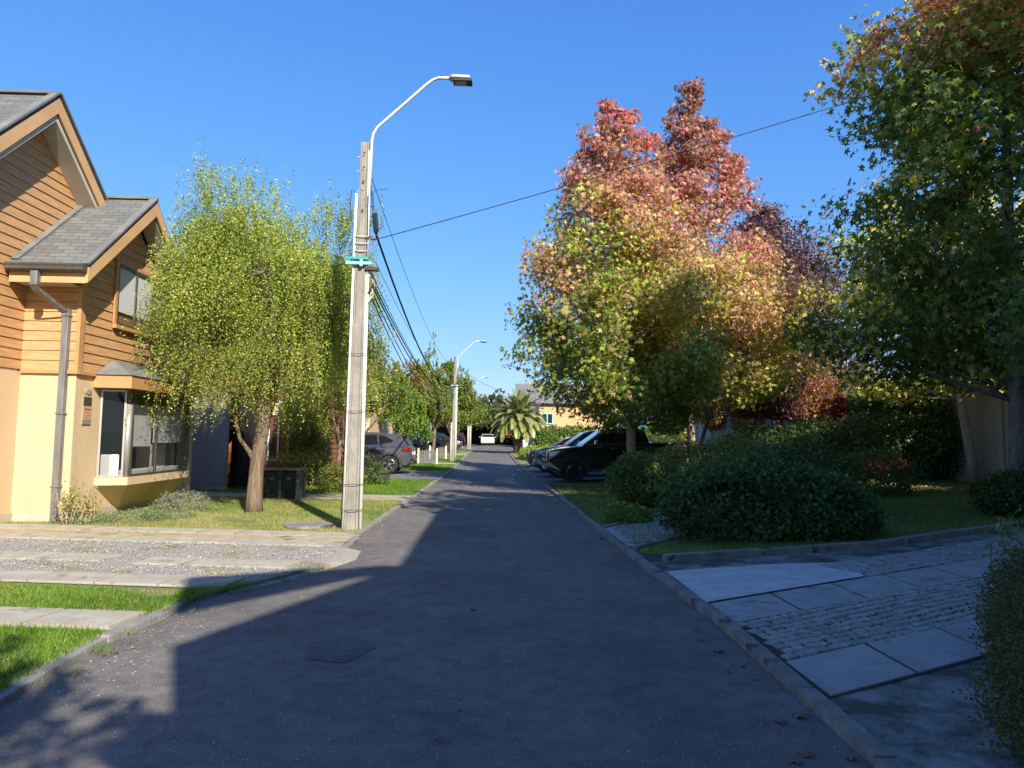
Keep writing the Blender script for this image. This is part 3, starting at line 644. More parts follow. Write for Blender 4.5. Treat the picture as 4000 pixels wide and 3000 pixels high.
# ------------------------------------------------------------------ neighbouring houses
def nhouse(X, Y, rot, label, w_=6.5, d_=8, eave=4.6, ridge=6.6, lower='stucco', upper='siding', z=0, det=True, group='houses along the left side of the street'):
    h = empty('house', (X, Y, z), label, 'house', group, rot)
    MB().box((-w_/2, 0, 0), (w_/2, d_, 2.6)).build('wall', A[lower], h)
    MB().box((-w_/2+.02, .02, 2.6), (w_/2-.02, d_-.02, eave)).prism([(-w_/2+.02, .02, eave), (w_/2-.02, .02, eave), (0, .02, ridge)], (0, d_-.04, 0)).build('upper_wall', A[upper], h)
    siding('siding', [(0, 2.55), (w_, 2.55), (w_, eave), (w_/2, ridge), (0, eave)], Vector((-w_/2, 0, 0)), (1, 0, 0), (0, -1, 0), A[upper], h, row=.2)
    L = math.hypot(w_/2+.4, ridge-eave+.2)
    for s_ in (1, -1):
        a = (s_*(w_/2+.4), eave-.25+.06); b = (0, ridge+.1)
        MB().prism([(a[0], -.4, a[1]), (b[0], -.4, b[1]), (b[0], -.4, b[1]+.1), (a[0], -.4, a[1]+.1)], (0, d_+.8, 0)).build('roof', A['shingle_plain'], h)
        MB().prism([(a[0], -.45, a[1]-.16), (b[0], -.45, b[1]-.16), (b[0], -.45, b[1]+.03), (a[0], -.45, a[1]+.03)], (0, .04, 0)).build('fascia', A['fascia'], h)
    if det:
        window(h, (-w_/4-.5, -.06, 3.1), (1, 0, 0), (0, -1, 0), 1.2, 1.1, mull=(.6,), glass='glass_dark'); window(h, (w_/4-.6, -.06, 3.1), (1, 0, 0), (0, -1, 0), 1.2, 1.1, mull=(.6,), glass='glass_dark')
        window(h, (w_/4-1.2, -.06, .9), (1, 0, 0), (0, -1, 0), 1.6, 1.3, mull=(.8,), glass='glass_dark')
    return h
# the attached house right behind the nearest one
H2 = empty('house', (-9, 20, 0), 'brown sided house with a dark grey wall, behind the nearest tree', 'house', 'houses along the left side of the street')
class H2B(HB): off = Vector((9, -20, 0))
gd = mat('grey_render', (.24, .23, .23), .9, (.30, .29, .285), 2, 8, .3, 40)
H2B().box((-9.1, 19.6, .12), (-7.15, 19.8, 2.25)).build('grey_wall', gd, H2)
H2B().box((-9.1, 19.58, -.05), (-7.12, 19.8, .118)).build('plinth', A['plinth'], H2)
H2B().box((-9.1, 19.6, 2.255), (-7.15, 19.8, 2.7)).box((-16, 21.9, 2.2), (-5.9, 22.0, 2.6)).box((-16, 19.8, 0), (-9.0, 27, 2.6)).build('wall', A['stucco2'], H2)
H2B().box((-9.0, 22, 0), (-5.2, 27, 4.9)).box((-9.2, 19.7, 2.71), (-7.0, 22, 4.4)).build('upper_wall', A['siding_dark'], H2)
siding('siding', [(0, .1), (3.8, .1), (3.8, 4.9), (0, 4.9)], Vector((-9.0, 22.0, 0))+H2B.off, (1, 0, 0), (0, -1, 0), A['siding_dark'], H2)
siding('siding', [(0, .1), (5, .1), (5, 4.9), (0, 4.9)], Vector((-5.2, 22.0, 0))+H2B.off, (0, 1, 0), (1, 0, 0), A['siding_dark'], H2)
siding('siding', [(0, 2.71), (2.2, 2.71), (2.2, 4.4), (0, 4.4)], Vector((-9.2, 19.7, 0))+H2B.off, (1, 0, 0), (0, -1, 0), A['siding'], H2)
H2B().box((-7.12, 20.4, 0), (-6.95, 22.0, 2.6)).build('porch_shade_block', A['black'], H2)  # solid black block painted for the shade in the porch opening
ro = roof_slab('roof', -11, -6.6, 19.2, 4.35, 23, 6.7, None); ro.parent = H2; ro.matrix_parent_inverse = Matrix.Translation((9, -20, 0))
ro = roof_slab('roof', -9.4, -4.8, 21.5, 4.85, 24.5, 6.9, None); ro.parent = H2; ro.matrix_parent_inverse = Matrix.Translation((9, -20, 0))
for x_ in (-6.75, -6.15): window(H2, Vector((x_, 21.955, .75))+H2B.off, (1, 0, 0), (0, -1, 0), .34, 1.45, glass='glass', frame='white', fw=.05, depth=.05, blind=1.3)
nhouse(-9.3, 33, 0, 'cream house with a brown fascia showing behind the parked grey car', w_=7.5, z=0)
nhouse(-10.5, 47, 0, 'house with a dark grey gable roof above the trees left of the far pole', w_=7, ridge=7.4, z=.1)
nhouse(-11, 61, 0, 'pale house mostly hidden behind the far left trees', w_=7, z=.2)

# ------------------------------------------------------------------ utility poles
def utility_pole(loc, label, h_=6.55, det=True, sc_=1.0, lean=0.0):
    p = empty('utility_pole', loc, label, 'utility pole', 'utility poles with lamps along the left kerb')
    # tapered H-like concrete post: web and two flanges
    def tz(z): return 1-.42*z/h_
    mb = MB()
    for (x0, x1, y0, y1) in ((-.115, -.075, -.085, .085), (.075, .115, -.085, .085), (-.075, .075, -.065, .075)):
        zs = (-.3, h_)
        vs = [(x*tz(z), y*tz(z), z) for z in zs for (x, y) in ((x0, y0), (x1, y0), (x1, y1), (x0, y1))]
        mb.add(vs, [(0,3,2,1),(4,5,6,7),(0,1,5,4),(1,2,6,5),(2,3,7,6),(3,0,4,7)])
    mb.build('post', A['pole'], p, bevel=.008)
    mb = MB(); mb.box((.062, -.05, h_-.95), (.085, .05, h_-.15)); mb.build('arm_plate', A['galv'], p)
    a = [(.105, 0, h_-.85), (.105, 0, h_-.1), (.108, 0, h_+.05), (.13, 0, h_+.17), (.20, 0, h_+.29), (1.02, 0, h_+1.08), (1.12, 0, h_+1.16), (1.22, 0, h_+1.2), (1.42, 0, h_+1.2)]
    MB().tube(a, .026, 10).build('lamp_arm', A['galv'], p, smooth=True)
    hd = MB().prism([(1.40, -.05, h_+1.23), (1.45, -.1, h_+1.23), (1.76, -.12, h_+1.215), (1.76, .12, h_+1.215), (1.45, .1, h_+1.23), (1.40, .05, h_+1.23)], (0, 0, -.055)).build('lamp_head', A['lampgrey'], p, bevel=.012)
    MB().box((1.47, -.105, h_+1.115), (1.80, .105, h_+1.16)).build('lens', A['black'], hd, bevel=.008)
    MB().box((1.50, -.08, h_+1.108), (1.70, .08, h_+1.113)).build('diffuser', A['lens'], hd)
    if det:
        MB().tube([(-.135, -.05, -.1), (-.115, -.03, 5.65)], .022, 10).build('conduit', A['pvc'], p, smooth=True)
        MB().tube([(-.165, 0, -.1), (-.15, 0, 3.1)], .018, 8).build('conduit', A['black'], p, smooth=True)
        MB().tube([(.15, -.05, -.1), (.115, -.03, 4.3)], .032, 10).build('conduit', A['pvc'], p, smooth=True)
        MB().tube([(.118, -.05, 4.3), (.10, -.03, 6.0)], .012, 8).build('conduit', A['galv'], p, smooth=True)
        for z_ in (.33, .75, 1.95, 2.9):
            w_ = .15*tz(z_)+.03; MB().tube([(-w_, -.10*tz(z_)-.02, z_), (w_, -.10*tz(z_)-.02, z_+.01), (w_+.01, .1, z_+.01), (-w_, .1, z_), (-w_, -.10*tz(z_)-.02, z_)], .006, 5).build('band', A['frame'], p)
        for z_ in (4.65, 4.78, 4.9): MB().tube([(-.10, -.075, z_), (.10, -.075, z_), (.11, .08, z_), (-.10, .08, z_), (-.10, -.075, z_)], .009, 5).build('band', A['galv'], p)
        MB().box((-.26, -.11, 4.50), (.14, -.075, 4.545)).box((-.26, .08, 4.50), (.14, .11, 4.545)).build('crossarm', A['teal'], p)
        MB().box((-.24, -.125, 4.41), (.20, -.078, 4.46)).box((.0, -.14, 4.38), (.05, -.08, 4.49)).build('crossarm', A['ltteal'], p)
        MB().prism([(.09, -.1, 4.40), (.30, -.12, 4.37), (.30, -.12, 4.32), (.09, -.1, 4.33)], (0, .14, 0)).build('bracket', A['frame'], p)
        MB().tube([(.06, -.05, 4.86), (.17, -.1, 4.9)], .012).tube([(.16, -.12, 4.84), (.24, -.1, 4.86)], .02).build('insulator', A['frame'], p)
        sp = MB().prism([(.155, -.03, 5.30), (.235, -.05, 5.34), (.265, -.05, 5.05), (.24, -.04, 4.98), (.19, -.02, 5.0)], (0, .13, 0)).build('splice_box', A['black'], p, bevel=.01)
        for k in range(7):
            r_ = random.Random(k); x0 = .08; pts = []
            for i in range(14):
                t = i/13; pts.append((x0+.05+.10*math.sin(t*math.pi)+.03*r_.uniform(-1, 1), -.05+.05*r_.uniform(-1, 1), 4.32-.55*t*(1 if k % 2 else .7)+.03*r_.uniform(-1, 1)))
            MB().tube(pts, .007, 5).build('cable_loop', A['cable_w'] if k % 2 else A['cable'], p, smooth=True)
        for k, (za, zb) in enumerate(((6.0, 5.3), (5.8, 5.35), (5.45, 5.3))):
            MB().tube([(.10, 0, za), (.13+.03*k, -.02, (za+zb)/2+.05), (.17+.02*k, -.03, zb)], .008, 5).build('cable_loop', A['cable'], p)
        MB().tube([(-.13, -.02, 5.68), (-.2, -.02, 5.72), (-.22, -.02, 5.5), (-.19, -.02, 5.2), (-.13, -.02, 5.0)], .008, 5).build('cable_loop', A['cable'], p)
        MB().tube([(.1, 0, 5.6), (.2, -.03, 5.72), (.43, -.05, 5.74)], .005, 5).build('stay_rod', A['cable'], p)
        for z_ in (5.35, 5.85, 6.1, 6.35): MB().lathe([(.016, -.075), (.016, -.065)], c=(0, 0, z_), axis='Y', n=8).build('bolt_hole', A['black'], p)
        for z_ in (5.7, 6.05, 6.3): MB().tube([(-.13, 0, z_), (-.05, 0, z_), (.0, -.07, z_+.02)], .008, 5).build('step_bolt', A['galv'], p)
    else:
        MB().tube([(.14, -.05, -.1), (.10, -.03, 4.4)], .05, 8).build('conduit', A['pvc'], p, smooth=True)
        MB().tube([(-.15, -.03, -.1), (-.14, -.03, 2.3)], .035, 8).build('conduit', A['pvc'], p, smooth=True)
        MB().box((-.22, -.14, 4.45), (.2, -.08, 4.53)).build('crossarm', A['ltteal'], p)
        MB().box((-.16, -.2, 3.75), (-.05, -.08, 4.0)).build('splice_box', A['black'], p)
    p.rotation_euler = (0, lean, 0)
    return p
utility_pole((-2.24, 11.9, .03), 'weathered concrete utility pole with a curved lamp arm, nearest to the camera beside the manhole', lean=R(.25))
utility_pole((-2.12, 42.2, gh(0, 42)+.03), 'grey concrete utility pole halfway down the street, cables meeting at its top', 6.0, det=False, lean=R(.3))
utility_pole((-2.0, 71, gh(0, 71)+.03), 'smallest farthest utility pole behind the street trees', 6.0, det=False)
def wire(a, b, sag, r_, label, m='cable', group='cables between the utility poles', n=28):
    a, b = Vector(a), Vector(b)
    pts = [a.lerp(b, i/n)-Vector((0, 0, sag*4*(i/n)*(1-i/n))) for i in range(n+1)]
    o = MB().tube(pts, r_, 5).build('cable', A[m]); return tag(o, label, 'cable', group)
P1 = (-2.06, 11.95); P2 = (-2.12, 42.2)
wire((-2.10, 11.95, 6.0), (-2.0, 42.2, 5.7), .9, .006, 'thin cable from below the lamp arm, outermost of the cables to the far pole')
wire((-1.99, 11.95, 5.0), (-2.02, 42.2, 4.75), 1.2, .020, 'thick twisted black cable hanging from the splice box to the far pole')
for k, (x_, z_, z2, sg, rr_, lb) in enumerate([
    (-2.06, 4.35, 4.55, .95, .008, 'second highest of the thin cables in the bundle below the teal crossarms'),
    (-2.04, 4.2, 4.4, .85, .013, 'thicker cable in the upper middle of the bundle below the crossarms'),
    (-2.02, 4.1, 4.35, .95, .013, 'thicker cable in the lower middle of the bundle below the crossarms'),
    (-2.05, 4.05, 4.25, 1.15, .010, 'medium cable second from the bottom of the bundle'),
    (-2.08, 4.0, 4.1, 1.30, .010, 'lowest and slackest cable of the bundle to the far pole'),
    (-2.0, 4.55, 4.6, .6, .005, 'highest and tautest thin cable of the bundle by the crossarms')]):
    wire((x_, 11.97, z_), (-2.16, 42.1, z2), sg, rr_, lb)
for k, (dx, z_, z2, sg, lb) in enumerate([(.1, 5.6, 5.2, 1.0, 'upper cable running from the halfway pole over the palm'), (.1, 4.6, 4.8, .9, 'second cable from the halfway pole towards the palm'), (.1, 4.5, 4.4, 1.0, 'third cable from the halfway pole towards the palm'), (.0, 4.4, 4.0, .9, 'lowest cable from the halfway pole towards the palm')]):
    wire((-2.1+dx, 42.3, z_+.06), (6.5-.3*k, 72, z2+.9), sg, .012, lb, group='cables beyond the halfway pole')
wire((-2.02, 11.9, 4.89), (12.9, 11.9, 9.95), .12, .008, 'single black cable crossing the sky in front of the red trees', group='cable across the street')

# ------------------------------------------------------------------ houses behind the camera that throw the foreground shade
hs_ = empty('house', (5.5, -6, 0), 'tall two storey house behind the photographer whose shadow covers the road', 'house', 'houses behind the camera')
class SB(HB): off = Vector((-5.5, 6, 0))
mb = SB(); mb.prism([(1.4, -3, 0), (9, -3, 0), (9, -3, 8.6), (4.2, -3, 8.6), (1.62, -3, 6.33)], (2.5, -5, 0)); mb.build('wall', A['stucco'], hs_)  # unseen wall, plan skewed along the sun to fit its road shadow
mb = SB(); mb.prism([(1.66, -3, 7.15), (4.25, -3, 8.72), (9, -3, 8.72), (9, -3, 8.85), (4.2, -3, 8.85), (1.83, -3, 8.05)], (.1, -.2, 0)); mb.build('roof', A['shingle_plain'], hs_)  # thin unseen slab, shaped to leave the lit stripe in the shadow
mb = SB(); mb.prism([(4.35, -3.01, 0), (4.35, -3.01, 8.45), (11, -3.01, 8.45), (11, -3.01, 0)], (0, 6.9, 0)); mb.build('side_wing', A['stucco'], hs_)
mb = SB(); mb.box((4.3, -3.02, 8.46), (11.1, 4.1, 8.6)); mb.build('side_roof', A['shingle_plain'], hs_)
s2 = empty('house', (16, 2, 0.6), 'tall unseen house added out of frame at the right to shade the near lawn', 'house', 'houses behind the camera')  # unseen house, added for the shade it throws on the right side
MB().box((-4.5, -6, -.3), (5, 3.5, 6.5)).build('wall', A['stucco'], s2)
MB().prism([(-5, -6.3, 6.4), (5.5, -6.3, 6.4), (0, -6.3, 8.3)], (0, 10.2, 0)).build('roof', A['shingle_plain'], s2)

# ------------------------------------------------------------------ trees
def limb(mb, a, b, r0_, r1_, bend=.15, n=6, sides=7, seed=0):
    rs = random.Random(seed); a, b = Vector(a), Vector(b); L = (b-a).length; pts = []; rad = []
    off = Vector((rs.uniform(-1, 1), rs.uniform(-1, 1), rs.uniform(-.4, .4)))*L*bend
    for i in range(n+1):
        t = i/n; pts.append(a.lerp(b, t)+off*math.sin(t*math.pi)+Vector((rs.uniform(-1, 1), rs.uniform(-1, 1), 0))*L*.012*(0 < i < n)); rad.append(r0_*(1-t)+r1_*t)
    mb.tube(pts, rad, sides); return pts
def broadleaf(name, loc, label, prof, height, base, colors, nspray=260, per=85, leafsize=.12, shape='star', trunk_r=.16, group=None, lean=(0, 0), bark='bark_pale', spread=.30, cat='tree', squash=(1, 1), seed=1, droop=.7, offs=(0, 0), inner=.45, leafm='leaf', multi=1, nlimb=0):
    """prof: [(z, radius)] crown profile; colors: function(P)->rgb"""
    global rng
    rng = np.random.default_rng(seed); rs = random.Random(seed)
    x0, y0, z0 = loc; t = empty(name, loc, label, cat, group)
    pz = np.array([p[0] for p in prof]); pr = np.array([p[1] for p in prof])
    nl = nlimb or max(16, nspray//9)
    zl = rng.uniform(pz[0], pz[-1], 40000); rl = np.interp(zl, pz, pr)
    keep = rng.uniform(0, 1, 40000) < (rl/pr.max())**.9*.9+.10; zl = zl[keep][:nl]; tl = (np.arange(nl)*2.39996+rng.normal(size=nl)*.5)
    loff = rng.normal(size=nl); lsc = 1+.16*rng.normal(size=nl)
    k_ = np.concatenate([np.arange(nl), rng.choice(nl, nspray-nl, p=np.interp(zl, pz, pr)/np.interp(zl, pz, pr).sum())])
    fr = inner+(1.03-inner)*rng.uniform(0, 1, nspray)**.55
    # leader: sprays right along the top of the stem
    nt_ = max(4, nspray//16)
    R_ = np.interp(zl, pz, pr)[k_]*np.clip(lsc[k_], .75, 1.22)
    zz = np.clip(zl[k_]-(1-fr)*R_*.55+rng.normal(size=nspray)*.13*spread/.3, pz[0]-.2, pz[-1]); rad = np.interp(zz, pz, pr)
    th = tl[k_]+rng.normal(size=nspray)*.16*np.clip(1.5/np.maximum(R_, .5), .5, 2)
    rr_ = np.minimum(R_*fr, rad*1.18); loff = loff[k_]
    ztp = rng.uniform(.62, 1.0, nt_)**.8*pz[-1]; zz[-nt_:] = ztp; rad = np.interp(zz, pz, pr); rr_[-nt_:] = rad[-nt_:]*rng.uniform(.1, .95, nt_)
    cen = np.stack([rr_*np.cos(th)*squash[0], rr_*np.sin(th)*squash[1], zz], 1)
    ax = lambda z: np.stack([lean[0]*z/height+offs[0]*np.clip(z-base, 0, 2)/2, lean[1]*z/height+offs[1]*np.clip(z-base, 0, 2)/2], 1)
    cen[:, :2] += ax(cen[:, 2])
    # trunk and limbs
    mb = MB(); tp = []; tr = []; n = 14; topz = pz[-1]*.90
    for i in range(n+1):
        z = topz*i/n; a = ax(np.array([z]))[0]; tp.append((a[0]+.04*math.sin(z*1.3+seed), a[1]+.04*math.cos(z*1.1+seed), z-.1*(i == 0))); tr.append(max(.012, trunk_r*(1-z/topz)**.8*(1.25 if i == 0 else 1)))
    if multi == 1: mb.tube(tp, tr, 12)
    else:
        for k in range(multi):
            a_ = 2*math.pi*k/multi+seed; mb.tube([(0, 0, -.1), (.05*math.cos(a_), .05*math.sin(a_), base*.2), (pr.max()*.3*math.cos(a_), pr.max()*.3*math.sin(a_), base*1.25), (pr.max()*.45*math.cos(a_), pr.max()*.45*math.sin(a_), (base+topz)*.6)], [trunk_r*1.1, trunk_r*.8, trunk_r*.5, .02], 9)
    sel = rng.permutation(nspray)[:90]
    for k in sel:
        c = cen[k]; zb = max(base*.85, c[2]-rr_[k]*rs.uniform(.5, .9)); a = ax(np.array([zb]))[0]
        limb(mb, (a[0], a[1], zb), tuple(c), max(.012, trunk_r*.28*(1-zb/topz)), .006, .08, 4, 5, int(k))
    mb.build('trunk', A[bark], t, smooth=True)
    # leaves: clusters strung along the spray directions
    N = nspray*per; idx = np.repeat(np.arange(nspray), per)
    sg = spread*np.clip(rad/ (pr.max()*.6), .45, 1.15)[idx][:, None]
    P = cen[idx]+np.clip(rng.normal(size=(N, 3)), -1.7, 1.7)*sg*np.array([1, 1, .75]); P[:, 2] -= .25*spread*np.abs(rng.normal(size=N))
    global LO
    kk = P[:, 2] > base*.8; P = P[kk]; LO = loff[idx][kk]; N = len(P)
    outw = P.copy(); outw[:, 2] = 0; outw[:, :2] -= ax(P[:, 2]); outw = unit(outw)
    D = rnd(N)*.8+outw*.35+np.array([0, 0, -droop]); Nm = rnd(N)*.75+outw*.55+np.array([0, 0, .45])
    cc = colors(P, rng)*rng.uniform(.72, 1.28, (N, 1))
    leaves('crown', P, D, Nm, leafsize*rng.uniform(.45, 1.25, N), shape, cc, A[leafm], t)
    return t
# liquidambar colours by height and patch: autumn hue, brightened to look sunlit
GRN, YG, YEL, ORG, RED, PNK, PUR = (.13,.19,.03), (.40,.46,.07), (.68,.58,.20), (.56,.34,.17), (.56,.11,.10), (.60,.32,.27), (.36,.18,.17)
def amber(z0, z1, k=0, bias=0.0, jit=.13, top=None):
    def fn(P, g):
        h_ = (P[:, 2]-z0)/(z1-z0); x = h_+.14*vn(P, 1.0, k)+bias+g.normal(size=len(P))*jit+.11*LO
        c = pal(x, top or [GRN, YG, GRN, YG, YG, YEL, ORG, PNK, ORG, PNK, PUR, PNK, RED])
        m_ = g.uniform(size=len(P)) < .12; c[m_] = np.array(ORG)*.6; return c
    return fn
LQ = 'liquidambar trees in autumn colours on the right'
broadleaf('liquidambar_tree', (4.15, 20.5, gh(4.1, 20)), 'red tipped autumn tree with green yellow base, crown nearest the road by the pickup', 
    [(2.0, 1.3), (2.6, 2.3), (3.6, 2.75), (4.8, 2.75), (6.0, 2.45), (7.4, 1.9), (8.8, 1.5), (10.0, 1.15), (10.9, .75), (11.5, .35)], 11.4, 2.1, amber(3.0, 11.0, 1, .0), 600, 74, .14, group=LQ, trunk_r=.15, lean=(-.1, 0), seed=3, offs=(-.45, 0), spread=.26, nlimb=190)
broadleaf('liquidambar_tree', (7.0, 24.2, gh(7, 24)), 'tallest pink and red autumn tree with a thin pointed top, its pale trunk straight', 
    [(3.0, 1.8), (3.8, 3.3), (5.0, 3.6), (6.4, 3.0), (7.8, 2.4), (9.2, 1.9), (10.5, 1.6), (12.0, 1.05), (13.2, .6), (14.2, .3)], 14.2, 2.9, amber(3.0, 13.0, 5, .04, top=[YG, YG, YEL, YG, YEL, PNK, ORG, PNK, PUR, PNK, RED, PNK, PUR, PNK, PUR]), 860, 66, .14, group=LQ, trunk_r=.12, seed=8, spread=.27, lean=(-.55, 0), offs=(.45, 0), nlimb=240)  # lower crown palette kept yellow so it looks sunlit
def amber_near(P, g):
    h_ = (P[:, 2]-4.0)/9.0; x = .25+.28*h_+.12*vn(P, 1.2, 3)+.13*LO+g.normal(size=len(P))*.12+.42*np.clip(P[:, 2]-7.6, 0, 2)/2  # autumn hue by height, with a sunlit top painted in as well
    return pal(x, [(.09,.14,.03), GRN, (.17,.24,.04), GRN, YG, YEL, ORG, RED, PNK])
broadleaf('liquidambar_tree', (9.25, 12.2, gh(9, 12)), 'large mostly green liquidambar filling the upper right corner, its thick trunk at the edge',
    [(3.0, 2.1), (3.35, 2.95), (3.9, 2.6), (4.8, 2.3), (6.0, 2.5), (7.1, 2.5), (8.2, 2.4), (9.2, 2.1), (10.1, 1.3), (10.8, .4)], 10.8, 2.4, amber_near, 640, 68, .145, group=LQ, trunk_r=.165, bark='bark_grey', seed=12, spread=.27, inner=.25, nlimb=210)
def yellowgreen(P, g): return pal(.35+.25*vn(P, .8, 2)+g.normal(size=len(P))*.18, [GRN, YG, YG, YEL, YEL, ORG, PNK])
broadleaf('liquidambar_tree', (12.9, 18.6, .5), 'smaller yellow green liquidambar with a slim sunlit leaning trunk at the right edge', 
    [(2.7, 1.6), (3.1, 2.6), (4.0, 2.9), (6, 2.4), (8, 1.5), (9.5, .3)], 9.5, 2.7, yellowgreen, 300, 70, .14, group=LQ, trunk_r=.13, lean=(-1.1, 0), seed=15)
def purple(P, g): return pal(.5+.3*vn(P, .9, 1)+g.normal(size=len(P))*.2, [(.03,.013,.018), (.06,.024,.03), (.11,.05,.055), (.19,.10,.10), (.28,.17,.16)])
def purple_or(P, g):
    c = purple(P, g); m_ = (P[:, 2] < 4.6) & (P[:, 0] > .6) & (g.uniform(size=len(P)) < .75); c[m_] = np.array((.40, .16, .05))*g.uniform(.7, 1.2, (m_.sum(), 1)); return c
PR = 'purple leaved plum trees by the concrete wall'
broadleaf('plum_tree', (11.4, 28.5, .42), 'purple leaved plum tree with several pale forking stems before the concrete wall', [(2.6, 1.6), (3.6, 2.7), (5.5, 3.0), (7.6, 2.6), (9.4, 1.7), (10.8, .5)], 10.8, 2.6, purple_or, 760, 80, .11, 'round', .13, PR, bark='bark_grey', seed=21, multi=4, spread=.36, inner=.1, nlimb=200)
broadleaf('plum_tree', (9.2, 31.5, .33), 'dark purple plum tree in the shade behind the straight pale trunk', [(2.6, 1.5), (3.4, 2.4), (5, 2.8), (7, 2.2), (8.4, .5)], 8.4, 2.5, purple, 300, 80, .09, 'round', .12, PR, bark='bark_grey', seed=23, multi=3, spread=.36, inner=.25)
broadleaf('plum_tree', (14.6, 30.5, .55), 'sparse reddish plum tree top showing behind the big green crown', [(3, 1.5), (5, 2.2), (8, 2.2), (10, 1.4), (11.3, .5)], 11.3, 3, lambda P, g: purple(P, g)*1.7, 230, 70, .09, 'round', .12, PR, bark='bark_grey', seed=25, multi=3, spread=.4, inner=.25)

# drooping fine-leaved trees on the left
def mayten(loc, label, blobs, ntw, per, colors, trunk, seed=1, leaf=.036, hang=(.35, 1.1), group='fine leaved green trees on the left side', tr=.16, shape='oval', jag=.18):
    g = np.random.default_rng(seed); t = empty('weeping_tree', loc, label, 'tree', group)
    vols = np.array([b[3]*b[4]*b[5] for b in blobs])**.8; pick = g.choice(len(blobs), ntw, p=vols/vols.sum())
    B = np.array(blobs); u_ = unit(g.normal(size=(ntw, 3))); u_[:, 2] = np.where(u_[:, 2] < -.3, -u_[:, 2], u_[:, 2])
    fr = (.35+.65*g.uniform(size=ntw)**.55)*(1+jag*.5*g.normal(size=ntw)); ncl = max(20, ntw//18); cp = B[pick[:ncl], :3]+u_[:ncl]*B[pick[:ncl], 3:6]*fr[:ncl, None]; ci = g.integers(0, ncl, ntw)
    S_ = B[pick, :3]+u_*B[pick, 3:6]*fr[:, None]; cl_ = g.uniform(size=ntw) < .72; u_[cl_] = u_[:ncl][ci][cl_]; fr[cl_] = fr[:ncl][ci][cl_]
    S_[cl_] = cp[ci][cl_]+g.normal(size=(cl_.sum(), 3))*np.array([.17, .17, .12])*B[:, 3].mean()
    ln = g.uniform(*hang, ntw)
    top = (u_[:, 2] > .75) & (fr > .85)
    # each twig: starts outwards, curves down under its own weight
    out = u_.copy(); out[:, 2] = np.abs(out[:, 2])*.2+.15
    k = np.tile(np.linspace(0, 1, per), ntw); id_ = np.repeat(np.arange(ntw), per)
    up = np.where(top, 1.0, 0.0)[id_]
    P = S_[id_]+out[id_]*(ln[id_]*.35*np.sin(k*1.6))[:, None]; P[:, 2] -= (ln[id_]*k**1.35)*(1-up)-up*ln[id_]*k*.45
    sway = np.stack([np.sin(id_*12.9+k*3), np.cos(id_*7.7+k*3)], 1)*.05*k[:, None]; P[:, :2] += sway; P += g.normal(size=P.shape)*.018
    P = P[P[:, 2] > .55]; N = len(P)
    D = rnd(N)*.9+np.array([0, 0, -.5]); Nm = rnd(N)+np.array([.15, -.4, .35])
    cc = colors(P, g)*g.uniform(.7, 1.3, (N, 1))
    mb = MB()
    ends = []
    for pts_, r_ in trunk: mb.tube(pts_, r_, 10)
    for q in range(min(150, ntw)):
        s_ = S_[q]; 
        o_ = min((p for pts_, r_ in trunk for p in pts_[len(pts_)//2:]), key=lambda p: (Vector(p)-Vector(s_)).length)
        limb(mb, o_, tuple(s_), .016, .003, .12, 5, 5, q)
    # fine drooping twigs
    for q in range(150, min(ntw, 3000), 3):
        s_ = S_[q]; L = ln[q]; mb.tube([tuple(s_), (s_[0]+out[q][0]*L*.3, s_[1]+out[q][1]*L*.3, s_[2]-L*.4), (s_[0]+out[q][0]*L*.35, s_[1]+out[q][1]*L*.35, s_[2]-L)], [.004, .003, .002], 3, cap=False)
    mb.build('trunk', A['bark'], t, smooth=True)
    leaves('crown', P, D, Nm, leaf*g.uniform(.7, 1.3, N), shape, cc, A['leaf'], t, width=leaf*1.5*g.uniform(.8, 1.2, N))
    return t
def may_c(dry=.12):
    def fn(P, g):
        c = pal(.5+.28*vn(P, .6, 4)+g.normal(size=len(P))*.2, [(.13,.18,.03), (.22,.29,.05), (.32,.40,.06), (.42,.49,.10), (.52,.56,.17)])
        m_ = g.uniform(size=len(P)) < dry*np.clip(2.4-.45*P[:, 2], .15, 2.0); c[m_] = np.array((.30, .20, .09)); return c
    return fn
tk = [([(0, 0, -.1), (.0, .0, .3), (.03, 0, 1.0), (.10, 0, 1.6), (.16, 0, 2.1)], [.19, .15, .135, .13, .14]),
      ([(.13, 0, 1.9), (-.12, .05, 2.6), (-.45, 0, 3.6), (-.75, 0, 5.0), (-.7, 0, 6.0)], [.12, .09, .06, .04, .015]),
      ([(.15, 0, 2.0), (.42, .05, 2.7), (.80, .1, 3.7), (1.1, 0, 4.8)], [.13, .10, .06, .02]),
      ([(.13, 0, 2.1), (.16, .3, 3.0), (.1, .7, 4.2), (.0, .6, 5.2)], [.10, .07, .05, .02]),
      ([(.0, 0, .95), (-.12, -.05, 1.2), (-.30, -.1, 1.45), (-.42, -.1, 1.9), (-.75, -.15, 2.5), (-1.3, -.2, 2.9)], [.05, .045, .04, .035, .025, .01]),
      ([(.2, 0, 2.2), (.25, -.3, 2.9), (.5, -.8, 3.8), (.3, -.9, 4.6)], [.09, .06, .04, .01])]
mayten((-4.62, 14.3, .03), 'large weeping green tree with tiny leaves, left of the near pole',
       [(-.55, 0, 5.3, 1.15, 1.0, 1.15), (-.15, .1, 4.4, 1.55, 1.4, 1.2), (-1.1, -.1, 3.9, .95, 1.0, 1.0), (1.25, 0, 4.6, .95, 1.0, 1.1), (.9, 0, 3.6, 1.3, 1.2, .9), (-.75, 0, 3.0, 1.2, 1.1, .6), (-1.35, 0, 4.9, .65, .7, .6), (1.5, 0, 3.2, .6, .8, .7), (.2, -.3, 3.0, 1.3, .8, .5)],
       6600, 36, may_c(), tk, seed=5, leaf=.038, hang=(.3, 1.5))
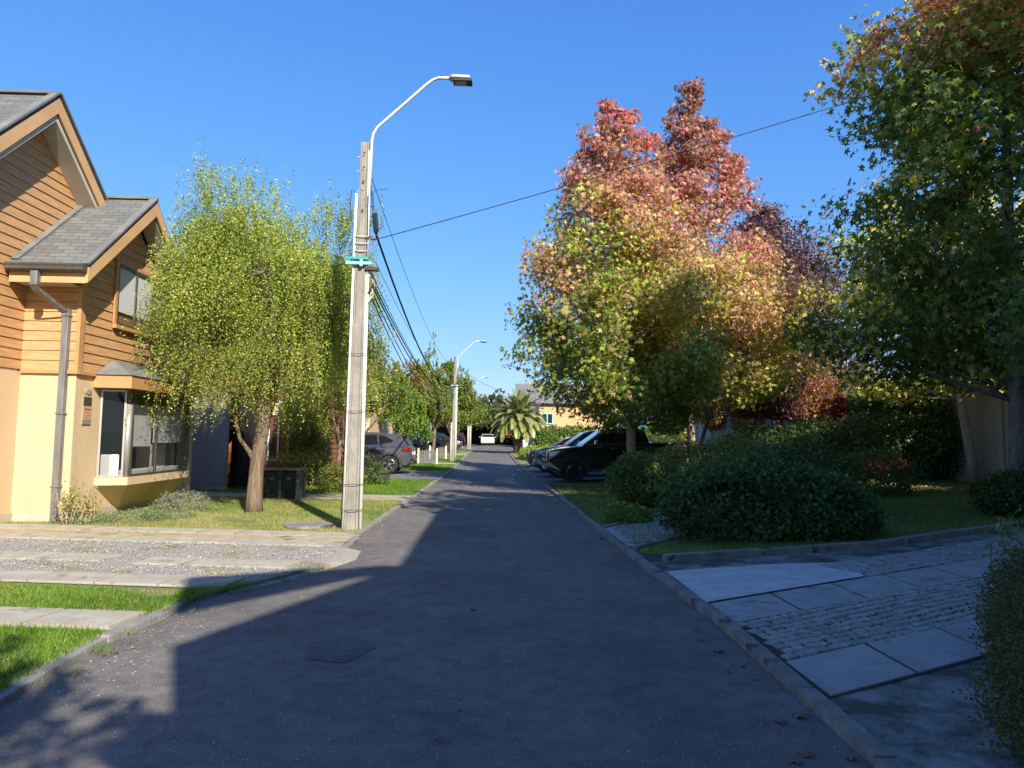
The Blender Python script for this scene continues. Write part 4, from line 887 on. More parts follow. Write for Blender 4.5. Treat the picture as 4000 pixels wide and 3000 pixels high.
def simple_trunk(h_, k=3, r_=.1, sp=.8):
    T = [([(0, 0, -.1), (.02, 0, h_*.5), (.05, 0, h_)], [r_*1.2, r_, r_])]
    for i in range(k):
        a = i*2.1; T.append(([(.04, 0, h_*.9), (sp*.5*math.cos(a), sp*.5*math.sin(a), h_*1.45), (sp*math.cos(a), sp*math.sin(a), h_*2.1), (sp*1.1*math.cos(a), sp*1.1*math.sin(a), h_*2.6)], [r_*.7, r_*.5, r_*.3, .01]))
    return T
def tc_(cols, s=.7, k=1): return lambda P, g: pal(.5+.3*vn(P, s, k)+g.normal(size=len(P))*.2, cols)
DG = [(.07,.11,.02), (.13,.18,.03), (.20,.26,.045), (.28,.34,.07)]; BG = [(.09,.16,.02), (.15,.25,.03), (.22,.34,.04), (.28,.40,.06)]; OR = [(.10,.14,.03), (.17,.21,.04), (.24,.26,.05), (.30,.24,.07), (.34,.20,.09)]
SMT = 'street trees along the left kerb'
mayten((-4.1, 19.5, .03), 'narrow weeping tree of bright green leaves directly behind the near pole', [(-.2, 0, 4.1, .75, .7, 1.1), (.15, 0, 2.9, .75, .8, 1.1), (-.9, .3, 2.2, .5, .5, .8), (.35, 0, 3.6, .5, .5, .9), (-.6, 0, 3.2, .7, .7, 1.0)], 1500, 28, may_c(.08), simple_trunk(1.4, 3, .06, .5), seed=9, leaf=.05, group=SMT)
mayten((-4.9, 24.6, .03), 'rounded olive green tree with forked dark stem beside the parked grey car', [(.3, 0, 3.2, 1.2, 1.1, 1.0), (1.2, .3, 2.8, .85, .9, .8), (-.4, 0, 3.6, .9, .9, .8), (.6, .2, 3.8, .6, .7, .7)], 1300, 24, tc_(DG), simple_trunk(1.1, 3, .09, 1.2), seed=10, leaf=.065, hang=(.2, .7), group=SMT)
mayten((-4.5, 36, .05), 'bright feathery green tree right of the grey car, low branches to the grass', [(0, 0, 2.8, 1.2, 1.1, 1.3), (.6, 0, 1.9, .9, .9, .9), (-.7, 0, 3.2, 1.1, .9, 1.0)], 1000, 22, tc_(BG), simple_trunk(1.0, 3, .1, .7), seed=13, leaf=.09, hang=(.2, .6), group=SMT)
mayten((-5.4, 45, .1), 'tree tinged orange at its top behind the bright feathery tree', [(0, 0, 4.3, 1.5, 1.4, 1.7), (1.1, 0, 3.2, 1.3, 1.2, 1.3), (-.9, 0, 3.6, 1.4, 1.2, 1.4), (.6, 0, 5.6, .5, .5, .8)], 1300, 20, tc_(OR), simple_trunk(1.7, 4, .12, 1.2), seed=14, leaf=.11, hang=(.3, .9), group=SMT)
mayten((-3.9, 50, .12), 'tall sparse tree with a thin top just left of the halfway pole', [(0, 0, 5.0, 1.1, 1.0, 1.7), (.2, 0, 3.2, 1.5, 1.2, 1.3), (-.3, 0, 7.0, .3, .3, 1.5), (1.0, 0, 6.0, .5, .4, 1.0)], 1000, 20, tc_(DG[1:]), simple_trunk(1.9, 4, .12, .9), seed=16, leaf=.11, hang=(.2, .8), group=SMT)
mayten((-2.9, 54, .15), 'green tree just right of the halfway pole overhanging the road', [(0, 0, 3.4, 1.7, 1.4, 1.5), (.5, 0, 5.0, 1.1, 1.2, 1.5), (1.3, 0, 3.0, 1.1, 1.0, 1.1)], 1000, 20, tc_(DG[1:]), simple_trunk(1.5, 4, .12, 1.2), seed=17, leaf=.12, hang=(.3, .9), group=SMT)
mayten((-3.2, 64, .23), 'dense green tree at the end of the left row, over the carport', [(0, 0, 3.6, 2.2, 1.8, 1.8), (1.6, 0, 3.4, 1.5, 1.2, 1.3), (-1.5, 0, 4.6, 1.7, 1.4, 1.8), (2.3, 0, 2.9, 1.0, 1, .8)], 1200, 20, tc_(DG), simple_trunk(1.5, 4, .14, 1.4), seed=18, leaf=.14, hang=(.3, .9), group=SMT)
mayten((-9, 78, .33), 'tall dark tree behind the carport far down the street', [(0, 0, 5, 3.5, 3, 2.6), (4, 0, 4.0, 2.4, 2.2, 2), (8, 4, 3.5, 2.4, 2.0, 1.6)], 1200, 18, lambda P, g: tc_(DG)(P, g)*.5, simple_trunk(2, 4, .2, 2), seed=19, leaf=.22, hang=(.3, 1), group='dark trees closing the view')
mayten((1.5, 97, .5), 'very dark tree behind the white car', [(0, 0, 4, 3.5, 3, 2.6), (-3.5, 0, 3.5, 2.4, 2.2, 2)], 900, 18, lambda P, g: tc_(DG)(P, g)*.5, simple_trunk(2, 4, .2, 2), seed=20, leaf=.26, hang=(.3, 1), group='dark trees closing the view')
# trees out of frame that dapple the foreground
g_ = np.random.default_rng(77)
mayten((.9, -6.2, 0), 'bare branched tree behind the photographer casting the dappled shade', [(-.4, 2.6, 5.6, 1.0, .8, .7), (-1.1, 2.4, 5.0, .9, .8, .6), (-1.5, 3.0, 4.3, .7, .7, .4)], 300, 20, tc_(DG), simple_trunk(2.6, 4, .14, 1.4), seed=31, leaf=.12, hang=(.2, .7), group='trees behind the camera')
broadleaf('shade_tree', (12.6, 3.4, .5), 'dense unseen tree added out of frame at the right to shade the near liquidambar', [(4, 2.5), (7, 4.2), (10, 4.4), (12.5, 3.4), (14.2, 1.5), (14.8, .4)], 14.8, 3.0, tc_(DG), 300, 55, .32, 'round', .25, 'trees behind the camera', seed=33, spread=.6, inner=.1)  # unseen occluder tree, added to darken the liquidambar crown
broadleaf('shade_tree', (7.6, 2.6, 0), 'slender tree beside the shading house behind the camera', [(8.6, 1.0), (10, 2.0), (11.5, 1.9), (13, 1.0), (13.6, .3)], 13.6, 8.5, tc_(DG), 90, 50, .24, 'round', .2, 'trees behind the camera', seed=34, spread=.4)

# ------------------------------------------------------------------ shrubs, hedges, climbers
def shrub(name, loc, label, blobs, n, size, colors, shape='round', cat='shrub', group=None, seed=1, stems=18, m='leaf', bare=None, up=.3, parent=None, sm='bark_grey', flowers=None, shell=.62):
    g = np.random.default_rng(seed); t = empty(name, loc, label, cat, group)
    B = np.array(blobs, float); v_ = (B[:, 3]*B[:, 4]*B[:, 5])**.67; k = g.choice(len(B), n, p=v_/v_.sum())
    u_ = unit(g.normal(size=(n, 3))); fr = (shell+(1.04-shell)*g.uniform(size=n)**.7)*(1+.10*vn(u_*B[k, 3:6]*3+B[k, :3]*3, .5, seed)+.05*g.normal(size=n))
    P = B[k, :3]+u_*B[k, 3:6]*fr[:, None]; ok = P[:, 2] > .0
    if bare is not None: ok &= ~bare(P, g)
    P = P[ok]; u_ = u_[ok]; N = len(P)
    cc = colors(P, g)*g.uniform(.7, 1.3, (N, 1))
    mb = MB(); rs = random.Random(seed)
    for i in range(stems):
        b_ = blobs[rs.randrange(len(blobs))]; e = Vector((b_[0]+rs.uniform(-1, 1)*b_[3]*.75, b_[1]+rs.uniform(-1, 1)*b_[4]*.75, b_[2]+rs.uniform(-.2, .8)*b_[5]))
        limb(mb, (b_[0]*.6+rs.uniform(-.1, .1), b_[1]*.6+rs.uniform(-.1, .1), -.05), tuple(e), .014, .004, .15, 5, 4, seed*100+i)
    mb.build('stems', A[sm], t)
    leaves('foliage', P, rnd(N)+u_*.5, rnd(N)*.8+u_*.8+np.array([0, 0, up]), size*g.uniform(.6, 1.25, N), shape, cc, A[m], t)
    if flowers is not None: flowers(t, B, g)
    return t
DK = [(.045,.075,.025), (.075,.125,.035), (.11,.175,.05), (.16,.23,.07)]
def bushbare(P, g):      # the left front of the big bush has died back to twigs
    d = ((P[:, 0]+.75)/.75)**2+((P[:, 2]-.45)/.5)**2
    return (P[:, 1] < .1) & (d < 1) & (g.uniform(size=len(P)) < .86)
bb = shrub('bush', (4.12, 10.75, .12), 'big sprawling dark green bush in the right foreground with bare twigs at its front', [(-.9, .0, .58, .85, .85, .58), (.0, .2, .68, 1.0, .95, .62), (.9, .0, .55, .95, .85, .57), (1.5, .2, .42, .7, .7, .45), (-.3, -.35, .4, 1.1, .6, .42), (.9, -.45, .35, .8, .5, .38)],
      52000, .068, tc_(DK, .5), 'round', seed=41, stems=60, bare=bushbare, m='leaf')
mb = MB()
for i in range(260):
    rs = random.Random(i+500); a = Vector((-.75+rs.uniform(-.75, .75), -.15+rs.uniform(-.4, .35), rs.uniform(0, .6))); d = Vector((rs.uniform(-.35, .35), rs.uniform(-.35, .05), rs.uniform(-.15, .35)))
    limb(mb, tuple(a), tuple(a+d), .0045, .002, .25, 4, 3, i)
mb.build('dead_twigs', A['bark_grey'], bb); bb.scale = (.86, .9, .93)
shrub('bush', (3.35, 15.6, .08), 'upright dark bush with some yellowed leaves between the pickup and the big bush', [(0, 0, .62, .75, .7, .58), (.35, 0, .45, .8, .7, .45), (-.1, 0, .85, .5, .5, .35)], 15000, .055, tc_(DK+[(.2,.2,.04)], .4, 2), seed=42, stems=24)
shrub('bush', (5.3, 13.8, .14), 'leafy dark shrub rising behind the big bush', [(0, 0, .7, .8, .8, .7), (1.0, .3, .75, .8, .8, .75), (-.9, .6, .6, .6, .6, .6)], 14000, .06, tc_(DK, .4, 2), seed=43, stems=24)
YH = [(.10,.15,.03), (.18,.24,.04), (.28,.30,.06), (.34,.27,.10)]
shrub('hedge', (5.75, 18.0, .16), 'rounded hedge with sunlit yellow green top in front of the pale trunk', [(-.7, 0, .65, .9, .7, .72), (.4, 0, .80, .9, .7, .78), (1.2, .1, .7, .7, .7, .70)], 16000, .055, tc_(YH, .5), cat='hedge', seed=44, stems=12)
shrub('hedge', (5.0, 22.6, .13), 'dark low hedge beside the black pickup tailgate', [(.6, 0, .6, 1.1, .6, .65), (2.2, 0, .65, 1.1, .6, .7), (3.4, .3, .7, .9, .6, .7)], 12000, .06, tc_(DK, .5), cat='hedge', seed=45, stems=12)
shrub('bush', (8.9, 16.5, .3), 'dark bush at the left end of the shaded hedge by the red creeper', [(0, 0, .5, 1.1, .9, .6), (-1.2, .8, .5, .9, .8, .6)], 9000, .06, tc_(DK, .5), seed=46, stems=16)
shrub('hedge', (11.4, 20.2, .45), 'long shaded evergreen hedge along the back of the lawn', [(-3.0, 1.4, .8, 1.3, .9, .9), (-1.6, .9, .9, 1.3, .9, .95), (-.3, .5, 1.0, 1.2, .9, 1.0), (1.0, .2, 1.0, 1.2, .9, 1.05), (2.2, 0, 1.1, 1.2, 1, 1.1)], 26000, .08, tc_(DK, .7), cat='hedge', seed=47, stems=20)
shrub('bush', (9.7, 12.0, .34), 'dark bush at the foot of the thick trunk, right edge', [(0, 0, .45, .8, .7, .6), (-.7, .2, .35, .5, .5, .4)], 9000, .06, tc_(DK, .5), seed=48, stems=16)
def redcol(P, g): return pal(g.uniform(size=len(P)), [(.18,.02,.02), (.26,.03,.03), (.12,.02,.02)])
shrub('red_creeper', (11.3, 22.6, .45), 'narrow upright red creeper against the shaded wall', [(0, 0, 1.5, .28, .25, 1.1), (.1, 0, .6, .35, .3, .6)], 3500, .09, redcol, cat='creeper', seed=49, stems=5)
shrub('red_creeper', (10.2, 18.7, .4), 'small patch of red leaves low in the shaded hedge', [(0, 0, .55, .5, .2, .16), (.6, .1, .65, .4, .2, .12)], 700, .08, redcol, cat='creeper', seed=50, stems=3)
def wf(t, B, g):
    A_ = [(-.72,-.85,.62),(-.66,-.80,.70),(-.76,-.78,.56),(-.80,-.92,.52),(-.72,-.95,.66),(-.95,-.85,.44),(-.98,-.9,.36),(-.86,-1.0,.40),(-.95,-1.1,.48),(-1.0,-1.05,.30)]
    for i, c in enumerate(A_):
        P = np.tile(np.array(c), (5, 1)); a = np.linspace(0, 2*np.pi, 6)[:5]; D = np.stack([np.cos(a)*.8, -.5+0*a, np.sin(a)*.8], 1)
        leaves('flower', P, D, np.tile(np.array([-.5, -1., .3]), (5, 1)), np.full(5, .022), 'round', np.tile(np.array([.85, .78, .76]), (5, 1)), A['dryleaf'], t)
shrub('flowering_hedge', (3.95, 4.55, .05), 'near hedge with small white flowers at the right edge of the driveway', [(-.85, -1.15, .25, .6, .6, .42), (-.35, -.45, .36, .62, .6, .46), (.15, .25, .42, .62, .6, .46), (.6, .6, .5, .55, .6, .45)], 90000, .026, tc_([(.05,.075,.02), (.09,.11,.03), (.14,.14,.04), (.16,.12,.04)], .25, 2), 'oval', 'hedge', seed=51, stems=30, flowers=wf, shell=.7)
shrub('leafy_sprig', (4.75, 6.2, .1), 'pale green leafy sprigs rising above the flowering hedge', [(0, 0, .55, .3, .3, .38)], 260, .10, tc_([(.14,.22,.04), (.22,.32,.06)]), 'lance', 'plant', seed=52, stems=8)
def yf(t, B, g):
    for i in range(16):
        c = np.array([g.uniform(-.35, .35), g.uniform(-.25, .2), g.uniform(.26, .36)]); n_ = 6; a = np.linspace(0, 2*np.pi, n_+1)[:n_]
        leaves('flower', np.tile(c, (n_, 1)), np.stack([np.cos(a), np.sin(a)*.8, 0*a+.25], 1), np.tile(np.array([0, -.5, 1.]), (n_, 1)), np.full(n_, .035), 'round', np.tile(np.array([.75, .55, .03]), (n_, 1)), A['dryleaf'], t)
shrub('flowering_plant', (2.55, 12.9, .09), 'low plant with yellow flowers beside the right kerb', [(0, 0, .1, .42, .28, .2)], 1500, .10, tc_([(.10,.16,.03), (.18,.26,.05)]), 'lance', 'plant', seed=53, stems=6, flowers=yf)
# left garden
GG = [(.10,.16,.08), (.17,.24,.13), (.25,.32,.19), (.20,.30,.08)]
shrub('groundcover_plant', (-6.5, 12.55, .03), 'grey green creeping plants along the foot of the cream wall', [(-.3, -.2, .02, .5, .35, .16), (.3, .2, .02, .6, .4, .17), (.75, .6, .02, .5, .4, .14)], 7000, .05, tc_(GG, .3), 'lance', 'plant', seed=61, stems=10)
shrub('grey_shrub', (-6.05, 14.5, .03), 'low grey green shrub of fine upright leaves below the bay window', [(0, 0, .12, .5, .4, .28), (-.4, .1, .06, .3, .3, .2)], 4500, .05, tc_([(.17,.20,.13), (.26,.29,.20), (.33,.35,.26)], .3), 'lance', 'shrub', seed=62, stems=20)
shrub('dry_plant', (-6.95, 12.15, .03), 'thin yellowing plant standing at the corner beside the downpipe', [(0, 0, .38, .28, .15, .35), (.3, .1, .3, .2, .15, .3)], 420, .045, tc_([(.42,.34,.08), (.35,.30,.08), (.25,.30,.06)], .2), 'round', 'plant', seed=63, stems=22, shell=.1, sm='bark_pale')
shrub('bush', (-4.15, 19.4, .03), 'yellow green bush right of the dark meter cabinet', [(0, 0, .35, .5, .45, .42), (.4, .3, .3, .4, .4, .35)], 5000, .045, tc_([(.12,.17,.03), (.22,.26,.04), (.30,.30,.06)], .3), seed=64, stems=12)
shrub('bush', (-3.9, 22.4, .03), 'dark rose bush behind the near pole beside the parked grey car', [(0, 0, .5, .5, .45, .5), (-.3, 0, .9, .35, .35, .35), (.5, .1, .25, .35, .35, .25)], 2800, .055, tc_(DK, .3), seed=65, stems=16)
shrub('bush', (-5.6, 21.4, .03), 'tall leafy shrub with yellow patches in front of the brown house', [(0, 0, 1.0, .5, .4, .8), (.5, 0, .8, .4, .4, .7), (.1, 0, 1.7, .4, .4, .5)], 4500, .06, tc_([(.12,.17,.03), (.22,.26,.04), (.42,.36,.10)], .3), seed=66, stems=14)
shrub('potted_plant', (-5.05, 17.75, .86), 'plant with orange blooms on top of the dark meter cabinet', [(0, 0, .08, .42, .2, .16), (.5, .3, .1, .3, .25, .2)], 900, .05, tc_([(.12,.17,.03), (.26,.28,.04), (.50,.30,.05)], .2), 'round', 'plant', seed=67, stems=5)

# ------------------------------------------------------------------ boundary wall of precast panels on the right
wl = empty('boundary_wall', (13.3, 14, .5), 'long concrete boundary wall of precast panels behind the trees on the right', 'wall')
y = 12.0; k = 0
while y < 62:
    zt = 2.72+.02*math.sin(k)+(.35 if y < 24 else 0)-(.0 if y < 44 else .1)
    zg = gh(13.3, y)-.5
    MB().box((-.05, y+.1-14, zg-.6), (.02, y+2.9-14, zg+zt)).build('panel', A['wall_panel'], wl)
    MB().box((-.12, y-.1-14, zg-.6), (.06, y+.097-14, zg+zt+.06)).build('post', A['wall_panel'], wl, bevel=.015)
    MB().box((-.09, y+.1-14, zg+zt+.002), (.05, y+2.9-14, zg+zt+.07)).build('coping', A['slab_dark'], wl)
    y += 3.0; k += 1
# ivy and other climbers over the wall
shrub('ivy', (12.9, 21.2, .6), 'dense ivy climbing over the near part of the concrete wall', [(0, 0, 1.9, .55, 1.6, .95), (.1, 1.5, 2.2, .5, 1.5, .8), (-.3, -.6, 1.2, .5, 1.4, .9), (.2, 3.2, 1.9, .5, 1.6, 1.0), (-.2, 2.4, 1.0, .6, 2, 1.0)], 24000, .09, tc_([(.05,.08,.025), (.09,.14,.04), (.13,.20,.05), (.22,.28,.06)], .6), cat='ivy', seed=71, stems=20)
shrub('ivy', (12.9, 35.5, .6), 'orange tinged climber hanging on the wall below the purple tree', [(0, 0, 2.0, .5, 1.6, .7), (0, -5, 2.4, .5, 1.6, .5), (-.1, 5, 2.2, .5, 1.6, .6)], 7000, .11, tc_([(.30,.12,.03), (.36,.17,.05), (.18,.14,.04), (.10,.12,.03)], .6), cat='ivy', seed=72, stems=12)
# houses and trees beyond the wall
h = nhouse(20.5, 26, R(-90), 'white roofed low house beyond the concrete wall at the right', w_=9, d_=9, eave=3.6, ridge=5.0, lower='stucco2', upper='stucco2', z=.5, det=False, group='houses beyond the wall')
MB().tube([(-1.5, -.5, 3.2), (-1.5, -.5, 4.5)], .09, 8).build('vent_pipe', A['white'], h)
nhouse(22, 45, R(-90), 'house mostly hidden behind the purple trees beyond the wall', w_=9, d_=9, eave=3.4, ridge=4.9, lower='stucco2', upper='siding', z=.5, det=False, group='houses beyond the wall')
for k, (x_, y_, lb) in enumerate([(16.5, 38, 'green tree beyond the wall behind the purple trees'), (16, 52, 'green tree beyond the far end of the wall'), (17, 24, 'dark green tree beyond the wall behind the ivy'), (19, 16, 'dark tree beyond the wall at the right edge'), (11.5, 58, 'green tree near the playground')]):
    mayten((x_, y_, .5), lb, [(0, 0, 3.0, 2.2, 2.2, 1.5), (.8, 1.5, 3.6, 1.6, 1.6, 1.2)], 700, 20, tc_(DG), simple_trunk(1.6, 4, .14, 1.2), seed=80+k, leaf=.15, hang=(.3, .9), group='trees beyond the wall')

# ------------------------------------------------------------------ cars
def vshift(v, dx): return v
PAINT = {}
def paint(name, c, metal=.35):
    if name not in PAINT:
        m, t, p = newmat('paint_'+name); p.inputs['Base Color'].default_value = (*c, 1); p.inputs['Metallic'].default_value = metal; p.inputs['Roughness'].default_value = .28
        p.inputs['Coat Weight'].default_value = 1; p.inputs['Coat Roughness'].default_value = .03
        n = t.nodes.new('ShaderNodeTexNoise'); n.inputs['Scale'].default_value = 5; tc = t.nodes.new('ShaderNodeTexCoord'); t.links.new(tc.outputs['Object'], n.inputs[0])
        rp = t.nodes.new('ShaderNodeMapRange'); rp.inputs[3].default_value = .2; rp.inputs[4].default_value = .42; t.links.new(n.outputs['Fac'], rp.inputs[0]); t.links.new(rp.outputs[0], p.inputs['Roughness'])
        PAINT[name] = m
    return PAINT[name]
tyre = mat('tyre', (.018, .018, .018), .85, (.035, .034, .032), 8, 6); rimm = mat('rim_alloy', (.45, .45, .46), .3, metal=.9); rimb = mat('rim_black', (.02, .02, .02), .3, metal=.5)
chrome = mat('chrome', (.75, .75, .75), .12, metal=1); plast = mat('grey_plastic', (.03, .03, .032), .6); redl = mat('tail_red', (.25, .01, .01), .2, coat=1); headl = mat('headlight_glass', (.55, .58, .6), .08, spec=.9, coat=1)
cglass = glassmat('car_glass', (.012, .016, .02), .80, .03)
glass_r = glassmat('rear_glass', (.02, .025, .03), .97, .2)
WSG = glassmat('windscreen_sky_painted', (.17, .25, .36), .96, .05)  # pale blue base colour stands in for sky reflected in the windscreens
def extr_ring(name, prof, W, m, parent, zW=None, inset=.05, rings=((0, 1), (.05, 0)), smooth=False, bevel=0):
    """closed side outline prof [(x,z)] lofted across the width with rounded shoulders; zW(x,z)-> half width"""
    P = [Vector((a, b)) for a, b in prof]; n = len(P); area = sum(P[i].x*P[(i+1) % n].y-P[(i+1) % n].x*P[i].y for i in range(n))
    sg = 1 if area > 0 else -1; offs = []
    for i in range(n):
        e1 = (P[i]-P[i-1]).normalized(); e2 = (P[(i+1) % n]-P[i]).normalized()
        nn = Vector((-(e1.y+e2.y), e1.x+e2.x)); nn = nn.normalized()*sg if nn.length > 1e-6 else Vector((0, 0)); offs.append(nn)
    mb = MB(); lv = []
    seq = [(-1, 0, 1.0), (-1, .018, .45), (-1, .055, 0.12), (-1, .13, 0.0), (1, .13, 0.0), (1, .055, .12), (1, .018, .45), (1, 0, 1.0)]
    for (s_, din, io) in seq:
        lv.append(len(mb.v))
        for p, o_ in zip(P, offs):
            q = p+o_*inset*io; hw = (zW(p.x, p.y) if zW else W/2)-din; mb.v.append((q.x, s_*hw, q.y))
    for a, b in zip(lv, lv[1:]):
        for i in range(n): mb.f.append((a+i, a+(i+1) % n, b+(i+1) % n, b+i))
    mb.f.append(tuple(lv[0]+i for i in range(n))); mb.f.append(tuple(lv[-1]+i for i in range(n))[::-1])
    o = mb.build(name, m, parent)
    return o
def arch(cx, r_, z0, n=9, rev=False):
    a0 = math.asin(min(1, z0/r_)) if z0 > 0 else 0
    return [(cx-r_*math.cos(t), .36*0+r_*math.sin(t)) for t in np.linspace(a0, math.pi-a0, n)]
def wheel(parent, x, s_, r_, W, spokes=6, rim=None, tw=.24, rr_=.66):
    y1 = s_*(W/2-.015); y0 = s_*(W/2-tw)
    w_ = empty_part('wheel', parent)
    MB().lathe([(r_*.62, y0), (r_*.93, y0), (r_, y0+s_*.03), (r_, y1-s_*.035), (r_*.94, y1-s_*.005), (r_*.80, y1), (r_*rr_, y1-s_*.012), (r_*rr_*.97, y1-s_*.09), (r_*.62, y0)], c=(x, 0, r_), axis='Y', n=36, cap=False).build('tyre', tyre, w_, smooth=True)
    mb = MB(); mb.lathe([(r_*rr_*.99, y1-s_*.012), (r_*rr_*.93, y1-s_*.004), (r_*rr_*.90, y1-s_*.03), (r_*rr_*.90, y1-s_*.07), (r_*rr_*.985, y1-s_*.07)], c=(x, 0, r_), axis='Y', n=36, cap=False)
    for k in range(spokes):
        a = 2*math.pi*k/spokes+.3; c, d = math.cos(a), math.sin(a); R1, w1, w2 = r_*rr_*.92, r_*.10, r_*.055
        p = [(x+c*r_*.08-d*w1*.6, r_+d*r_*.08+c*w1*.6), (x+c*r_*.08+d*w1*.6, r_+d*r_*.08-c*w1*.6), (x+c*R1+d*w2*1.5, r_+d*R1-c*w2*1.5), (x+c*R1-d*w2*1.5, r_+d*R1+c*w2*1.5)]
        mb.prism([(u, y1-s_*.012, v) for u, v in p], (0, -s_*.03, 0))
    mb.lathe([(r_*.16, y1-s_*.05), (r_*.16, y1-s_*.004), (r_*.10, y1+s_*.001)], c=(x, 0, r_), axis='Y', n=16)
    mb.build('rim', rim or rimm, w_)
    MB().lathe([(r_*rr_*.96, y1-s_*.085), (r_*rr_*.96, y1-s_*.08)], c=(x, 0, r_), axis='Y', n=24).build('brake', A['black'], w_)
def empty_part(name, parent):
    o = bpy.data.objects.new(name, None); col.objects.link(o); o.parent = parent; return o
def interp(pts, x): return float(np.interp(x, [p[0] for p in pts], [p[1] for p in pts]))
def vehicle(loc, rz, label, cat, name, S, group=None, tilt=0):
    """nose at x=0, tail at x=L, wheels on z=0"""
    v = empty(name, loc, label, cat, group, 0); v.rotation_euler = (0, tilt, rz)
    L, W, r_, x1, x2 = S['L'], S['W'], S['r'], S['x1'], S['x2']; sill = S.get('sill', .28); pm = S['paint']
    top = S['hood']          # upper outline of the lower body nose->tail
    ar = r_*1.17
    low = [(x, z) for x, z in S['front']]+top+[(x, z) for x, z in S['rear']]
    bot = []
    def archpts(cx): return [(cx+ar*math.cos(t), max(sill-.02, r_*.96+ar*math.sin(t))) for t in np.linspace(-.25, math.pi+.25, 15)]
    bot = [(x, z) for x, z in archpts(x2)]+[(x, z) for x, z in archpts(x1)]
    prof = low+bot
    def hw(x, z):
        e = W/2; taper = .10*max(0, 1-x/.55)**2+.07*max(0, 1-(L-x)/.45)**2
        shoulder = .05*max(0, (z-.85)/.25)**1.5 if z > .85 else 0
        tuck = .05*max(0, (.45-z)/.25) if z < .45 else 0
        return e-taper-shoulder-tuck
    body = extr_ring('body', prof, W, pm, v, hw, .045)
    # black wheel wells, floor
    MB().box((x1-ar*.98, -W/2+.10, .25), (x1+ar*.98, W/2-.10, .95*S['belt0'])).box((x2-ar*.98, -W/2+.10, .25), (x2+ar*.98, W/2-.10, .85)).box((.35, -W/2+.12, sill-.08), (L-.3, W/2-.12, sill+.06)).build('underbody', A['black'], v)
    # cladding round the arches and sills
    cl = MB()
    for s_ in (-1, 1):
        for cx in (x1, x2):
            a = [(cx+ar*1.0*math.cos(t), r_*.96+ar*1.0*math.sin(t)) for t in np.linspace(-.2, math.pi+.2, 17)]; b = [(cx+(ar+S.get('clad', .05))*math.cos(t), r_*.96+(ar+S.get('clad', .05))*math.sin(t)) for t in np.linspace(-.2, math.pi+.2, 17)]
            for i in range(16):
                q = [a[i], a[i+1], b[i+1], b[i]]; cl.prism([(u, s_*(hw(u, .6)-.03), z_) for u, z_ in q], (0, s_*.045, 0))
        cl.box((x1+ar*.97, min(s_*(W/2-.06), s_*(W/2+.005)), sill-.05), (x2-ar*.97, max(s_*(W/2-.06), s_*(W/2+.005)), sill+S.get('sillh', .06)))
    cl.build('cladding', plast if S.get('cladm') is None else S['cladm'], v)
    # greenhouse
    gp = S['cab']; zb = S['belt']
    def gw(x, z): return W/2-.075-.30*max(0, z-zb(x))*.62
    ghp = extr_ring('cabin', gp, W, pm, v, gw, .03)
    for s_ in (-1, 1):
        for q in S['windows']:
            pts = []
            for (u, z_) in q: pts.append((u, s_*(gw(u, z_)+.002), z_))
            mb = MB(); n = len(pts); mb.add(pts+[(a, b+s_*.006, c) for a, b, c in pts], [tuple(range(n)), tuple(range(n, 2*n))]+[(i, (i+1) % n, n+(i+1) % n, n+i) for i in range(n)])
            mb.build('side_window', cglass, v)
        # mirror, handles, window line
        mx_, mz = S['mirror']; mp = MB(); y_ = s_*(W/2-.02)
        mp.prism([(mx_, y_, mz), (mx_+.10, y_, mz-.01), (mx_+.14, y_, mz+.14), (mx_+.02, y_, mz+.15)], (0, s_*.20, 0)); mr = mp.build('mirror', S.get('mirrorm', pm), v, bevel=.02)
        for hx in S.get('handles', []): MB().box((hx, min(s_*(hw(hx, 1)-.005), s_*(hw(hx, 1)+.03)), S['hz']), (hx+.19, max(s_*(hw(hx, 1)-.005), s_*(hw(hx, 1)+.03)), S['hz']+.03)).build('handle', S.get('handlem', pm), v, bevel=.008)
        ln = MB()
        for hx in S.get('seams', []): ln.box((hx, min(s_*(W/2-.02), s_*(W/2+.0015)), sill+.1), (hx+.010, max(s_*(W/2-.02), s_*(W/2+.0015)), .84))
        if ln.v: ln.build('door_seam', A['black'], v)
        wl_ = [(q[0], q[1]) for q in S['beltline']]
        mb = MB(); mb.tube([(u, s_*(gw(u, z_)+.012), z_) for u, z_ in wl_], .009, 5); mb.build('belt_moulding', S.get('beltm', chrome), v)
    # windscreen / rear glass
    for key, nm in (('ws', 'windscreen'), ('rw', 'rear_window')):
        if key in S:
            (xa, za), (xb, zb_) = S[key]; d = Vector((xb-xa, 0, zb_-za)).normalized(); nn = Vector((-d.z, 0, d.x)); nn = nn if (nn.x < 0) == (key == 'ws') else -nn
            ya, yb = gw(xa, za)-.07, gw(xb, zb_)-.09; o_ = nn*S.get('wsoff', .036)
            p = [Vector((xa, -ya, za))+o_, Vector((xa, ya, za))+o_, Vector((xb, yb, zb_))+o_, Vector((xb, -yb, zb_))+o_]
            MB().prism([tuple(q) for q in p], tuple(nn*.008)).build(nm, WSG if key == 'ws' else glass_r, v)
    for cx in (x1, x2):
        for s_ in (-1, 1): wheel(v, cx, s_, r_, W, S.get('spokes', 6), S.get('rim'), rr_=S.get('rr', .66))
